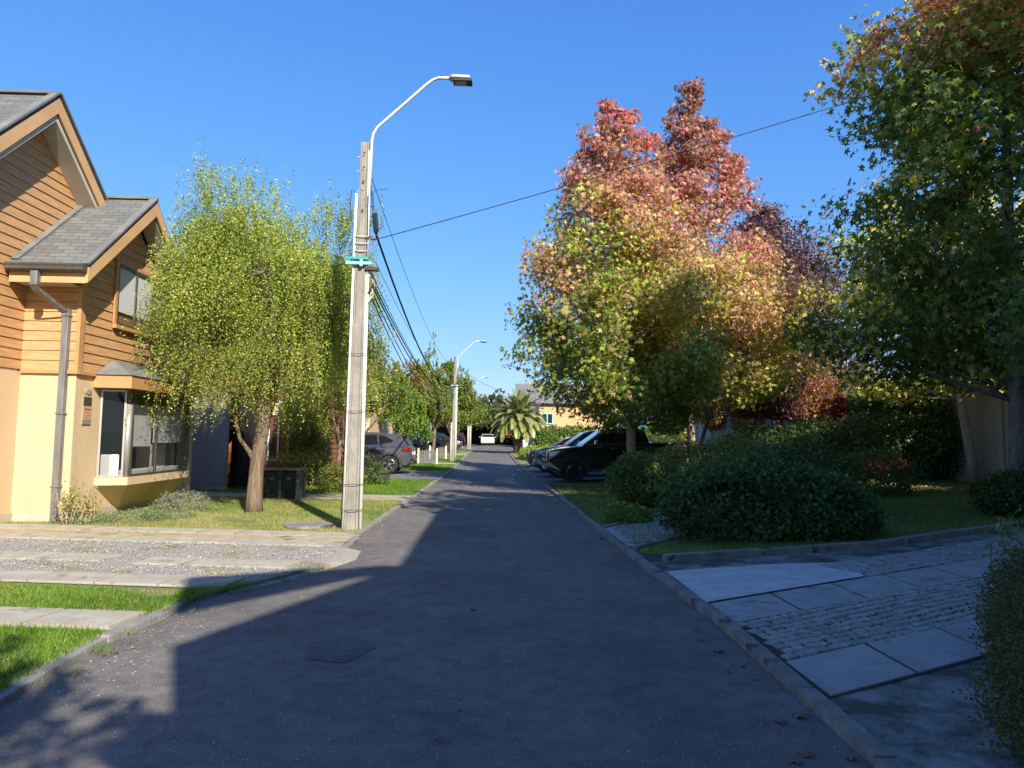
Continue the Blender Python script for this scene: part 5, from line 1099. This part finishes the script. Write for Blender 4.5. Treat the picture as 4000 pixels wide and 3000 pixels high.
    # lights & grille
    for s_ in (-1, 1):
        hx0, hz0, hl, hh = S['head']; y_ = hw(hx0, hz0)
        h_ = MB().prism([(hx0, s_*(y_-.30), hz0), (hx0, s_*(y_-.30), hz0+hh), (hx0+.10, s_*(y_-.02), hz0+hh+.02), (hx0+hl, s_*(hw(hx0+hl, hz0)+.012), hz0+hh+.05), (hx0+hl*.55, s_*(hw(hx0+hl*.5, hz0)+.014), hz0+.02), (hx0+.08, s_*(y_-.02), hz0-.01)], (-.015, s_*.004, 0)); h_.build('headlight', headl, v)
        tx, tz, tl, th_ = S['tail']; yt = hw(tx, tz)
        MB().prism([(tx-tl, s_*(hw(tx-tl, tz)+.004), tz+.04), (tx-tl, s_*(hw(tx-tl, tz)+.004), tz+th_), (tx, s_*(yt+.006), tz+th_), (tx+.03, s_*(yt-.12), tz+th_*.9), (tx+.03, s_*(yt-.12), tz), (tx, s_*(yt+.006), tz)], (0, s_*.01, 0)).build('tail_light', redl, v)
        if 'fog' in S: MB().box((S['fog'][0], s_*(W/2-.32)-.07, S['fog'][1]), (S['fog'][0]+.06, s_*(W/2-.32)+.07, S['fog'][1]+.10)).build('fog_light', headl, v)
    gx, gz0, gz1 = S['grille']
    gr_ = MB().box((gx-.012, -W/2+.42, gz0), (gx+.05, W/2-.42, gz1)).build('grille', A['black'], v)
    mb = MB(); n_ = S.get('gbars', 3)
    for i in range(n_): z_ = gz0+(gz1-gz0)*(i+.5)/n_; mb.box((gx-.03, -W/2+.38, z_-.014), (gx+.0, W/2-.38, z_+.014))
    mb.build('grille_bar', S.get('gm', chrome), gr_)
    MB().box((gx-.035, -.26, gz0-.24), (gx-.02, .26, gz0-.11)).build('number_plate', A['white'], v)
    MB().box((L-.02+.0, -.26, S.get('platez', .75)), (L+.012, .26, S.get('platez', .75)+.13)).build('number_plate', A['white'], v)
    return v
def pickup_spec(pm, rim, spokes, **k):
    L = 5.3
    S = dict(L=L, W=1.88, r=.385, x1=.92, x2=4.05, sill=.42, paint=pm, belt0=.95, rim=rim, spokes=spokes,
        front=[(.16, .46), (.04, .56), (.0, .78), (.03, .98), (.10, 1.10)],
        hood=[(.32, 1.16), (.8, 1.21), (1.32, 1.26), (1.5, 1.27), (3.55, 1.27), (3.62, 1.30), (5.22, 1.32)],
        rear=[(5.28, 1.28), (5.28, .62), (5.15, .50)],
        cab=[(1.22, 1.24), (1.95, 1.74), (2.15, 1.80), (2.7, 1.83), (3.2, 1.80), (3.38, 1.74), (3.58, 1.24)], belt=lambda x: 1.24,
        windows=[[(1.55, 1.30), (2.03, 1.66), (2.50, 1.71), (2.50, 1.31)], [(2.58, 1.31), (2.58, 1.71), (3.15, 1.68), (3.36, 1.34)]],
        ws=((1.30, 1.26), (1.98, 1.72)), rw=((3.50, 1.40), (3.36, 1.70)), mirror=(1.62, 1.28), handles=(2.25, 3.1), hz=1.12, seams=(1.5, 2.53, 3.45),
        beltline=[(1.5, 1.28), (2.5, 1.285), (3.45, 1.30)], head=(.03, .92, .46, .13), tail=(5.27, .85, .12, .36), grille=(.0, .72, 1.02), clad=.06, sillh=.0, platez=.55, rr=.62)
    S.update(k); return S
pk = 'cars parked side by side on the right of the street'
blk = paint('black', (.012, .013, .014)); navy = paint('navy', (.05, .08, .14)); dgr = paint('graphite', (.08, .095, .12))
v1 = vehicle((1.98, 25.05, .03), 0, 'black pickup truck nearest to the camera in the parked row, half hidden by a bush', 'pickup truck', 'pickup_truck', pickup_spec(blk, rimb, 6, mirrorm=chrome, handlem=chrome, fog=(.02, .55), gbars=2), pk, tilt=-R(2.4))
MB().tube([(1.55, -.72, 1.80), (1.9, -.75, 1.86), (3.2, -.75, 1.88), (3.4, -.72, 1.82)], .02, 6).build('roof_rail', chrome, v1); MB().tube([(1.55, .72, 1.80), (1.9, .75, 1.86), (3.2, .75, 1.88), (3.4, .72, 1.82)], .02, 6).build('roof_rail', chrome, v1)
MB().box((1.55, -1.0, .36), (3.35, -.88, .42)).build('side_step', chrome, v1); MB().box((.9-.93, -.78, .50), (.9-.84, -.55, .62)).box((.9-.93, .55, .50), (.9-.84, .78, .62)).build('bumper_guard', chrome, v1)
for sgn in (-1,):
    MB().lathe([(.232, -.934), (.240, -.938), (.232, -.942)], c=(.92, 0, .385), axis='Y', n=32, cap=False).build('rim_ring', chrome, v1)
vehicle((1.80, 28.3, .02), 0, 'dark blue grey pickup truck with a silver mirror in the middle of the parked row', 'pickup truck', 'pickup_truck', pickup_spec(navy, rimm, 6, mirrorm=chrome, gbars=1, gm=A['alu'], fog=(.02, .55)), pk, tilt=-R(1.5))
suvS = dict(L=4.5, W=1.86, r=.36, x1=.88, x2=3.58, sill=.30, belt0=.85, spokes=5,
    front=[(.16, .32), (.04, .42), (.0, .62), (.06, .86), (.16, .96)], hood=[(.5, 1.03), (1.0, 1.07), (1.3, 1.08), (3.3, 1.10), (4.1, 1.12)],
    rear=[(4.36, 1.10), (4.46, .98), (4.47, .62), (4.40, .42), (4.28, .32)],
    cab=[(1.05, 1.04), (1.72, 1.50), (1.95, 1.58), (2.6, 1.645), (3.3, 1.62), (3.85, 1.55), (4.04, 1.50), (4.36, 1.06)], belt=lambda x: 1.06,
    windows=[[(1.42, 1.10), (1.86, 1.46), (2.32, 1.53), (2.32, 1.11)], [(2.40, 1.11), (2.40, 1.53), (3.05, 1.53), (3.12, 1.15)], [(3.18, 1.16), (3.12, 1.52), (3.45, 1.47), (3.72, 1.30), (3.60, 1.22)]],
    ws=((1.12, 1.07), (1.74, 1.49)), rw=((4.30, 1.14), (4.08, 1.47)), mirror=(1.45, 1.08), handles=(2.08, 2.88), hz=.94, seams=(1.35, 2.36, 3.15),
    beltline=[(1.4, 1.10), (2.4, 1.10), (3.15, 1.14), (3.65, 1.24), (3.8, 1.34)], head=(.04, .74, .42, .12), tail=(4.42, .90, .34, .13), grille=(.0, .50, .80), clad=.09, sillh=.10)
def spec(b, **k): s_ = dict(b); s_.update(k); return s_
sv = vehicle((-7.55, 29.4, .06), 0, 'metallic grey SUV parked in the driveway left of the road, rear towards the street', 'SUV', 'suv', spec(suvS, paint=paint('grey', (.10, .10, .13), .6), rim=rimm), 'cars parked on the left side of the street', tilt=0)
MB().prism([(3.95, -.6, 1.585), (4.26, -.58, 1.55), (4.28, -.58, 1.515), (3.95, -.6, 1.55)], (0, 1.2, 0)).build('spoiler', A['black'], sv)
MB().box((4.40, -.75, .38), (4.53, .75, .50)).build('rear_bumper', plast, sv, bevel=.02)
vehicle((1.72, 32.3, .02), 0, 'low dark car farthest in the parked row on the right, only its nose showing', 'car', 'parked_car', spec(suvS, paint=dgr, rim=rimm, gbars=2), pk, tilt=-R(1))
vehicle((-2.35, 62.0, gh(0, 62)+.05), R(180)+0, 'black SUV parked across the left verge beyond the halfway pole, nose to the road', 'SUV', 'suv', spec(suvS, paint=blk, rim=rimm), 'cars parked on the left side of the street')
sedan = dict(L=4.5, W=1.78, r=.32, x1=.88, x2=3.5, sill=.24, belt0=.8, spokes=8,
    front=[(.16, .26), (.04, .36), (.0, .52), (.06, .70), (.16, .78)], hood=[(.5, .86), (1.0, .92), (1.3, .94), (3.6, .98), (4.0, 1.02)],
    rear=[(4.38, 1.03), (4.46, .92), (4.47, .55), (4.40, .34), (4.28, .26)],
    cab=[(1.1, .90), (1.85, 1.36), (2.1, 1.43), (2.6, 1.46), (3.1, 1.42), (3.4, 1.34), (4.02, 1.0)], belt=lambda x: .93,
    windows=[[(1.55, .97), (2.0, 1.30), (2.5, 1.36), (2.5, .98)], [(2.57, .98), (2.57, 1.36), (3.05, 1.33), (3.5, 1.04)]],
    ws=((1.2, .95), (1.88, 1.35)), rw=((3.95, 1.04), (3.42, 1.32)), mirror=(1.55, .96), handles=(2.2, 3.0), hz=.84, seams=(1.45, 2.53, 3.4),
    beltline=[(1.5, .96), (2.5, .965), (3.5, 1.0)], head=(.04, .62, .4, .12), tail=(4.43, .80, .25, .14), grille=(.0, .38, .62), clad=.0, sillh=.0, platez=.82)
vehicle((-.22, 93.0, gh(0, 90)+.02), R(-90), 'white sedan seen from behind at the end of the road', 'car', 'parked_car', spec(sedan, paint=paint('white', (.62, .62, .62), .0), rim=rimm), 'cars at the end of the street')
vehicle((-4.0, 92.5, gh(0, 90)+.05), R(-90), 'dark red car under the far carport', 'car', 'parked_car', spec(suvS, paint=paint('wine', (.08, .01, .015), .2), rim=rimm), 'cars at the end of the street')
vehicle((-9.2, 55.5, gh(0, 55)+.05), R(0), 'dark car on the left verge behind the tree stems', 'car', 'parked_car', spec(sedan, paint=dgr, rim=rimm), 'cars parked on the left side of the street')

# ------------------------------------------------------------------ end of the street
z9 = gh(0, 85)
cp = empty('carport', (-3, 94, z9), 'dark flat roofed carport with white posts at the end of the road', 'carport')
MB().box((-5, -5, 3.0), (6.3, 5, 3.2)).build('roof', A['black'], cp); MB().box((-5, 4.6, 0), (6.3, 4.8, 3.0)).build('back_wall', A['black'], cp)
MB().box((6.0, -4.9, 0), (6.3, 4.6, 3.0)).build('side_wall', A['black'], cp)
for x_ in (-4.8, .3): MB().box((x_, -4.95, 0), (x_+.22, -4.75, 3.0)).build('post', A['white'], cp)
fh = empty('house', (5.5, 92, z9), 'cream house with grey roof behind the palm at the end of the street', 'house', 'houses at the end of the street')
MB().box((-2.0, -4, 0), (4, 4, 3.4)).build('wall', A['stucco2'], fh); MB().box((-2, -4.02, 0), (-1.75, -3.9, 3.4)).build('corner', A['trim'], fh)
MB().prism([(-2.3, -4.3, 5.6), (12, -4.3, 5.6), (12, 0, 8.0), (-2.3, 0, 8.0)], (0, 0, .1)).box((-2.2, -3.6, 3.4), (12, 4, 5.6)).build('roof', A['shingle_plain'], fh)
f2 = empty('house', (8.5, 76, z9-.1), 'cedar sided house with a turquoise framed window behind the hedge', 'house', 'houses at the end of the street')
MB().box((-3.2, 0, 0), (5, 7, 5.0)).build('wall', A['stucco'], f2); siding('siding', [(0, 2.3), (8.2, 2.3), (8.2, 5), (0, 5)], (-3.2, 0, 0), (1, 0, 0), (0, -1, 0), A['fascia'], f2, row=.25)
MB().prism([(-3.6, -.5, 4.9), (5.4, -.5, 4.9), (5.4, 4, 7.2), (-3.6, 4, 7.2)], (0, 0, .12)).build('roof', A['shingle_plain'], f2)
wm = window(f2, (-3.0, -.07, 2.7), (1, 0, 0), (0, -1, 0), 1.3, 1.2, mull=(.65,), glass='glass_dark', frame='ltteal', fw=.12)
w2 = empty('garden_wall', (4.0, 66, gh(3, 66)), 'low white and cream wall beside the palm at the far right of the road', 'wall')
MB().box((-.9, 8, 0), (.0, 14, 1.0)).build('low_wall', A['white'], w2); MB().box((-.9, 14, 0), (-.6, 20, 2.6)).build('pier', A['stucco2'], w2)
gw_ = empty('garden_wall', (6.2, 60, gh(3, 60)), 'concrete garden wall with square piers behind the hedge', 'wall')
MB().box((-1.6, 0, 0), (6, .15, 2.0)).build('panel', A['wall_panel'], gw_)
for x_ in (-1.5, 2.0, 3.3): MB().box((x_, -.12, 0), (x_+.35, .0-.003, 2.4)).build('pier', A['stucco2'], gw_)
shrub('hedge', (5.2, 58.5, gh(3, 58)), 'clipped green hedge on the garden wall to the right of the palm', [(0, 0, 1.3, 1.4, .6, 1.0), (1.8, 0, 1.4, 1.4, .6, 1.0), (-.8, -.2, 1.0, .7, .6, .9)], 9000, .14, tc_([(.05,.10,.02), (.10,.17,.03), (.16,.24,.04), (.22,.30,.05)], .8), cat='hedge', seed=91, stems=8)
shrub('hedge', (2.9, 47, gh(3, 47)), 'low bright yellow green hedge behind the parked cars', [(0, 0, .35, .9, 3.5, .5), (.8, -4, .4, 1.0, 2.5, .6), (.4, 5, .3, .7, 3, .45)], 9000, .13, tc_([(.12,.18,.03), (.22,.30,.04), (.32,.38,.06)], .8), cat='hedge', seed=92, stems=8)
shrub('hedge', (8.0, 41, gh(8, 41)), 'green shrubs with yellow leaves behind the pickup roofs', [(0, 0, 1.0, 1.6, 1, 1.1), (2.5, 1, 1.2, 1.6, 1, 1.3), (-2.2, 1, 1.0, 1.4, 1, 1.0)], 10000, .13, tc_([(.06,.11,.02), (.14,.20,.03), (.28,.32,.05), (.40,.34,.06)], .8), cat='hedge', seed=93, stems=12)
# palm with arching fronds and orange fruit
pm_ = empty('palm_tree', (3.1, 60.0, gh(2.6, 60)), 'bushy palm with arching fronds and orange fruit at the right of the far road', 'palm')
prf = [(.42, -.1)]
for i in range(14): prf += [(.40-.006*i+.05*(i % 2), .02+.13*i)]
prf += [(.45, 1.9), (.30, 2.1)]
MB().lathe(prf, n=14).build('trunk', A['bark'], pm_)
g = np.random.default_rng(5); C_, D_, N_, S_ = [], [], [], []; rac = MB(); pm_.location.x = 2.45
for k in range(80):
    az = k*2.39996; el = R(84-84*(k/80)**.9); L = g.uniform(2.6, 3.1); d = Vector((math.cos(az)*math.cos(el), math.sin(az)*math.cos(el), math.sin(el))); p = Vector((0, 0, 2.5)); pts = [p.copy()]
    for s in range(12):
        p = p+d*L/12; d = (d+Vector((0, 0, -.085-.02*s*math.cos(el)))).normalized(); pts.append(p.copy())
        if s > 1:
            side = d.cross(Vector((0, 0, 1))).normalized(); up_ = side.cross(d)
            for q in range(7):
                pq = pts[-2].lerp(pts[-1], q/7)
                for sg in (-1, 1):
                    ll = .50*math.sin(math.pi*min(1, (s+q/7)/13*.85+.15))+.08
                    C_.append(pq); D_.append(side*sg*.8+d*.75+up_*.25); N_.append(up_+side*sg*-.35); S_.append(ll)
    rac.tube([tuple(x) for x in pts], [.03*(1-i/14)+.006 for i in range(len(pts))], 4, cap=False)
C_, D_, N_, S_ = np.array(C_), np.array(D_), np.array(N_), np.array(S_)
leaves('fronds', C_, D_, N_, S_, 'oval', pal(g.uniform(size=len(C_)), [(.12,.17,.05), (.22,.27,.08), (.36,.38,.13)]), A['leaf_gloss'], pm_, width=np.full(len(S_), .09))
rac.build('frond_stalks', A['bark_pale'], pm_)
for k in range(9):
    az = R(-170+k*20); c = np.array([math.cos(az)*1.3, math.sin(az)*1.35, 1.95+.35*math.sin(k*1.9)]); P = c+g.normal(size=(160, 3))*np.array([.17, .15, .24])
    leaves('fruit_cluster', P, rnd(160), rnd(160), np.full(160, .11), 'round', np.tile(np.array([.70, .30, .03]), (160, 1))*g.uniform(.7, 1.2, (160, 1)), A['dryleaf'], pm_)['kind'] = 'stuff'
# play frame, sign
pf = empty('playground_slide', (10.2, 49, gh(10, 49)), 'turquoise and blue playground frame against the far concrete wall', 'playground')
MB().box((-.55, -.05, .9), (.55, .03, 2.1)).build('panel', mat('turquoise', (.03, .40, .42), .4), pf); bl_ = mat('play_blue', (.02, .12, .42), .4)
for x_ in (-.72, .72): MB().tube([(x_, 0, 0), (x_, 0, 3.1)], .06, 8).build('post', A['teal'], pf)
for x_ in (-1, 1): MB().prism([(x_*.80, -.06, 0), (x_*.80, -.06, 2.1), (x_*1.02, -.06, 1.8), (x_*1.15, -.06, 1.1), (x_*1.05, -.06, 0)], (0, .12, 0)).build('side_rail', bl_, pf)
sg = empty('street_sign', (6.1, 32.0+6, gh(6, 38)), 'small white sign on a thin post behind the parked pickups', 'sign')
MB().tube([(0, 0, 0), (0, 0, 2.9)], .025, 6).build('post', A['galv'], sg); MB().box((-.14, -.03, 2.35), (.14, -.026, 2.75)).build('plate', A['white'], sg)
MB().box((-.12, -.05, 2.80), (.12, .05, 3.0)).build('lantern', A['black'], sg)
# short slatted bollard fences on the left verge
for k, (x_, y_) in enumerate([(-3.3, 38.5), (-3.2, 44.8)]):
    b = empty('bin_fence', (x_, y_, gh(0, y_)+.04), ['low grey slatted fence with cream posts behind the grey SUV', 'low grey slatted fence with cream posts farther up the left verge'][k], 'fence', 'slatted fences on the left verge')
    for q in (-.5, .5): MB().box((q-.05, -.06, 0), (q+.05, .06, .85)).build('post', A['stucco2'], b)
    mb = MB()
    for i in range(8): mb.box((-.44+i*.112, -.02, .05), (-.36+i*.112, .02, .74))
    mb.box((-.45, .021, .15), (.45, .04, .2)).box((-.45, .021, .6), (.45, .04, .65)); mb.build('slats', A['slat'], b)
# dark meter cabinet beside the weeping tree
mc = empty('meter_cabinet', (-5.0, 17.6, .03), 'dark concrete meter cabinet with black doors behind the weeping tree trunk', 'cabinet')
MB().box((-.62, -.35, -.1), (-.54, .35, .80)).box((.54, -.35, -.1), (.62, .35, .80)).box((-.54, .2, -.1), (.54, .3, .80)).box((-.05, -.3, -.1), (.02, .2, .80)).build('frame', A['rough'], mc)
for x0, x1 in ((-.53, -.06), (.03, .53)): dd = MB().box((x0, -.28, .03), (x1, -.25, .76)).build('door', A['black'], mc); MB().box((x0+.18, -.29, .55), (x0+.3, -.281, .60)).build('latch', A['pipe'], dd)
MB().box((-.68, -.42, .803), (.68, .38, .86)).build('lid', A['rust'], mc, bevel=.01)
MB().box((-.2, .31, .0), (.62, .55, .55)).build('side_box', A['rust'], mc)

mc.scale = (.70, .85, .84)

# ------------------------------------------------------------------ fallen leaves, one by one on the road and driveway
lf = [(1.82,4.21,.15),(1.70,4.12,.13),(1.81,5.1,.11),(1.66,4.95,.10),(1.75,5.46,.12),(1.85,3.67,.10),(1.66,3.7,.12),(1.80,4.83,.06),(-.26,3.87,.055),(-.13,6.69,.10),(1.74,8.24,.12),(1.80,11.4,.12),(-.15,4.28,.05),(1.54,12.16,.09),(1.72,5.75,.06),(1.74,6.01,.07),(1.46,15.5,.08),(1.75,9.83,.11),(2.35,8.62,.07),(1.55,3.62,.09),(2.5,8.75,.06),(1.6,13.6,.1),(2.25,9.9,.12),(2.4,10.2,.1),(2.2,10.5,.1),(1.3,7.6,.05),(.7,5.2,.035),(-1.9,7.5,.06),(-1.0,4.7,.03),(1.2,10.4,.08),(3.3,8.9,.07),(2.9,9.05,.08)]
g = np.random.default_rng(99); proto = None
for k, (x_, y_, s_) in enumerate(lf):
    ccol = pal(g.uniform(size=1), [(.30,.19,.14), (.24,.13,.09), (.36,.26,.19)])
    if proto is None:
        C = np.array([[0, 0, .012]]); proto = leaves('fallen_leaf', C, np.array([[1., 0, .18]]), np.array([[.12, .2, 1.]]), np.array([1.0]), 'star', ccol, A['dryleaf']); o = proto
        m_ = proto.modifiers.new('thick', 'SOLIDIFY'); m_.thickness = .006
    else:
        o = proto.copy(); col.objects.link(o)
    o.location = (x_, y_, gh(x_, y_)+(.008 if x_ < 1.86 else .05+.02*(y_ > 9.3))); o.scale = (s_*.8, s_*.8, s_*.9); o.rotation_euler = (g.uniform(-.25, .25), g.uniform(-.25, .25), g.uniform(0, 6.28))
    tag(o, 'dry brown star shaped leaf lying in the shade along the right kerb', 'fallen leaf', 'fallen leaves scattered on the road and driveway')

# ------------------------------------------------------------------ grass blades, litter (nobody could count them)
def inpoly(P, poly):
    x, y = P[:, 0], P[:, 1]; c = np.zeros(len(P), bool); n = len(poly)
    for i in range(n):
        (x1, y1), (x2, y2) = poly[i], poly[i-1]
        c ^= ((y1 > y) != (y2 > y)) & (x < (x2-x1)*(y-y1)/((y2-y1) if y2 != y1 else 1e-9)+x1)
    return c
def grass(name, poly, dens, hgt, cols, dz=.04, seed=1, patch=None, wd=.006, kind='grass'):
    g = np.random.default_rng(seed); xs_ = [p[0] for p in poly]; ys_ = [p[1] for p in poly]; A_ = (max(xs_)-min(xs_))*(max(ys_)-min(ys_)); n = int(A_*dens)
    P = np.stack([g.uniform(min(xs_), max(xs_), n), g.uniform(min(ys_), max(ys_), n), np.zeros(n)], 1); P = P[inpoly(P, poly)]
    if patch is not None: P = P[patch(P, g)]
    n = len(P); P[:, 2] = gz(P[:, 0], P[:, 1])+dz-.005
    D = g.normal(size=(n, 3))*.55; D[:, 2] = 1; N = g.normal(size=(n, 3)); N[:, 2] = .15
    c = pal(.5+.28*vn(P, .35, seed)+g.normal(size=n)*.2, cols)*g.uniform(.7, 1.3, (n, 1))
    h_ = hgt*g.uniform(.5, 1.25, n)*(1+.35*vn(P, .5, seed+2))
    o = leaves(name, P, D, N, h_, 'blade', c, A['blade'], width=np.full(n, wd)); o['kind'] = 'stuff'; return tag(o, kind='stuff')
LG = [(.07,.14,.012), (.11,.21,.018), (.16,.28,.025), (.22,.33,.04)]; LD = [(.18,.22,.04), (.30,.31,.08), (.42,.37,.15), (.50,.40,.22), (.24,.27,.05)]
def yl(y0, x): return y0-.1*(x+2)
dirt = lambda thr, s=.5, k=3: (lambda P, g: vn(P, s, k) < thr)
grass('grass', [(-9, yl(5.68, -9)), (-2.95, 5.75), (-2.9, 5.5), (-2.84, 4.2), (-2.84, 2.5), (-9, 2.5)], 3600, .06, LG, seed=1, wd=.007)
grass('grass', [(-10, yl(7.22, -10)), (-2.8, 7.2), (-2.5, 7.55), (-2.85, 6.5), (-2.9, 6.25), (-10, yl(6.22, -10))], 3400, .05, LG, seed=2, patch=dirt(.45), wd=.007)
grass('dry_grass', [(-10, yl(7.22, -10)), (-2.8, 7.2), (-2.85, 6.5), (-2.9, 6.25), (-10, yl(6.22, -10))], 900, .03, [(.30,.22,.12), (.42,.33,.18), (.22,.2,.07)], seed=15, wd=.008)
grass('grass', [(-2.92, 6.2), (-2.78, 6.3), (-2.74, 7.0), (-2.4, 7.55), (-2.6, 7.6), (-2.95, 7.1)], 3600, .07, LG, seed=3)
grass('grass', [(-9, 12.3), (-9, yl(11.37, -9)), (-2.1, 11.4), (-2.08, 17.1), (-7.1, 17.1), (-7.1, 12.4)], 2100, .04, LD, seed=4, patch=dirt(.6, .6, 5))
grass('grass', [(-6.9, 14.5), (-6.9, 17.2), (-2.1, 17.2), (-2.06, 13)], 900, .045, LG, seed=5)
grass('grass', [(-9, 18.55), (-1.98, 18.55), (-1.92, 25.4), (-9, 25.4)], 700, .06, LG, seed=6, wd=.012)
grass('grass', [(-9, 31.5), (-1.8, 31.5), (-1.75, 38.2), (-9, 38.2)], 260, .08, LG, seed=7, wd=.02)
grass('grass', [(-7, 40.3), (-1.75, 40.3), (-1.75, 51.8), (-7, 51.8)], 120, .09, LG, seed=8, wd=.03)
grass('grass', [(-9, yl(10.43, -9)), (-5, yl(10.43, -5)), (-5, yl(10.9, -5)), (-9, yl(10.9, -9))], 900, .04, LD, dz=.05, seed=9, patch=dirt(.1))
grass('grass', [(-9, yl(7.85, -9)), (-2.3, yl(7.85, -2.3)), (-2.3, yl(8.4, -2.3)), (-9, yl(8.4, -9))], 900, .045, LD, dz=.05, seed=10, patch=dirt(-.35, .3))
grass('grass', [(-9, yl(8.9, -9)), (-2.3, yl(8.9, -2.3)), (-2.3, yl(9.9, -2.3)), (-9, yl(9.9, -9))], 500, .04, LD, dz=.05, seed=11, patch=dirt(-.45, .4, 7))
DGs = [(.07,.10,.03), (.11,.15,.04), (.17,.21,.055), (.25,.26,.09)]
grass('grass', [(2.1, 10.0), (3.1, 9.75), (3.57, 9.42), (5.12, 9.62), (6.73, 10.4), (8.32, 11.1), (12.5, 13.4), (13, 20), (8, 19), (4.4, 15), (2.1, 12.3)], 900, .055, DGs, dz=.07, seed=12, wd=.008)
grass('grass', [(2.0, 12.4), (4.4, 15.2), (8, 18), (12.5, 18), (12.5, 20.5), (9, 23.2), (2.0, 23.2)], 520, .06, DGs, dz=.07, seed=13, wd=.011)
grass('weeds', [(-2.92, 4.0), (-2.62, 4.0), (-2.64, 5.5), (-2.56, 6.4), (-2.6, 7.0), (-2.3, 7.5), (-1.86, 8.5), (-2.05, 8.8), (-2.6, 7.9), (-2.95, 7.0)], 1500, .045, LG, dz=.03, seed=16, patch=lambda P, g: vn(P, .16, 4) > .18)
grass('weeds', [(2.12, 4.2), (2.22, 4.2), (2.22, 6.9), (2.12, 6.9)], 2600, .018, [(.04,.08,.015), (.07,.12,.02)], dz=.03, seed=14, wd=.005)
def litter(name, poly, dens, size, cols, dz, seed, shape='star'):
    g = np.random.default_rng(seed); xs_ = [p[0] for p in poly]; ys_ = [p[1] for p in poly]; n = int((max(xs_)-min(xs_))*(max(ys_)-min(ys_))*dens)
    P = np.stack([g.uniform(min(xs_), max(xs_), n), g.uniform(min(ys_), max(ys_), n), np.zeros(n)], 1); P = P[inpoly(P, poly)]; n = len(P); P[:, 2] = gz(P[:, 0], P[:, 1])+dz
    N = g.normal(size=(n, 3))*.35; N[:, 2] = 1; D = g.normal(size=(n, 3)); D[:, 2] *= .2
    o = leaves(name, P, D, N, size*g.uniform(.6, 1.2, n), shape, pal(g.uniform(size=n), cols), A['dryleaf']); return tag(o, kind='stuff')
BR = [(.34,.22,.13), (.24,.13,.07), (.46,.34,.18), (.30,.12,.06)]
litter('leaf_litter', [(2.1, 12.5), (5, 15.5), (8, 17), (12.5, 16), (12.8, 20), (8, 22.8), (2.1, 22.8)], 12, .075, BR, .115, 21)
litter('leaf_litter', [(8.5, 16.2), (12.8, 16.0), (12.5, 18.6), (9, 18.6)], 55, .08, BR, .12, 22)
litter('leaf_litter', [(4.5, 9.8), (8.5, 11.3), (12, 13.4), (12, 17), (6, 12.5)], 5, .07, BR, .12, 23)
litter('kerb_litter', [(-2.72, 4.3), (-2.6, 4.3), (-2.55, 6.3), (-2.62, 7.0), (-2.7, 7.0), (-2.72, 5.6)], 260, .028, BR+[(.2,.22,.05)], .012, 24, 'oval')
litter('kerb_litter', [(1.78, 3.4), (1.89, 3.4), (1.95, 6.4), (1.85, 11.3), (1.74, 11.3), (1.84, 6.4)], 150, .022, BR, .012, 25, 'oval')
litter('kerb_litter', [(-1.93, 10.2), (-1.80, 10.2), (-1.83, 14.2), (-1.93, 14.2)], 160, .03, BR+[(.2,.22,.05)], .012, 26, 'oval')
litter('road_grit', [(-2.6, 3.3), (1.85, 3.3), (1.85, 10), (-1.8, 10), (-2.6, 7)], 60, .011, [(.45,.44,.42), (.30,.29,.28), (.06,.06,.06), (.55,.52,.47)], .004, 31, 'round')
litter('road_grit', [(-2.75, 4.3), (-2.3, 4.3), (-2.3, 7), (-1.75, 9), (-1.6, 11), (-1.85, 14), (-1.95, 11), (-1.9, 9.8), (-2.4, 7.7), (-2.75, 6.8)], 260, .014, [(.45,.40,.32), (.34,.28,.2), (.5,.46,.4)], .006, 32, 'round')
litter('gravel_stones', [(-9, yl(7.8, -9)), (-2.3, yl(7.8, -2.3)), (-1.95, 9.6), (-2.1, yl(10, -2.1)), (-9, yl(10, -9))], 700, .022, [(.25,.24,.22), (.42,.40,.37), (.52,.50,.46), (.16,.15,.14)], .055, 27, 'round')
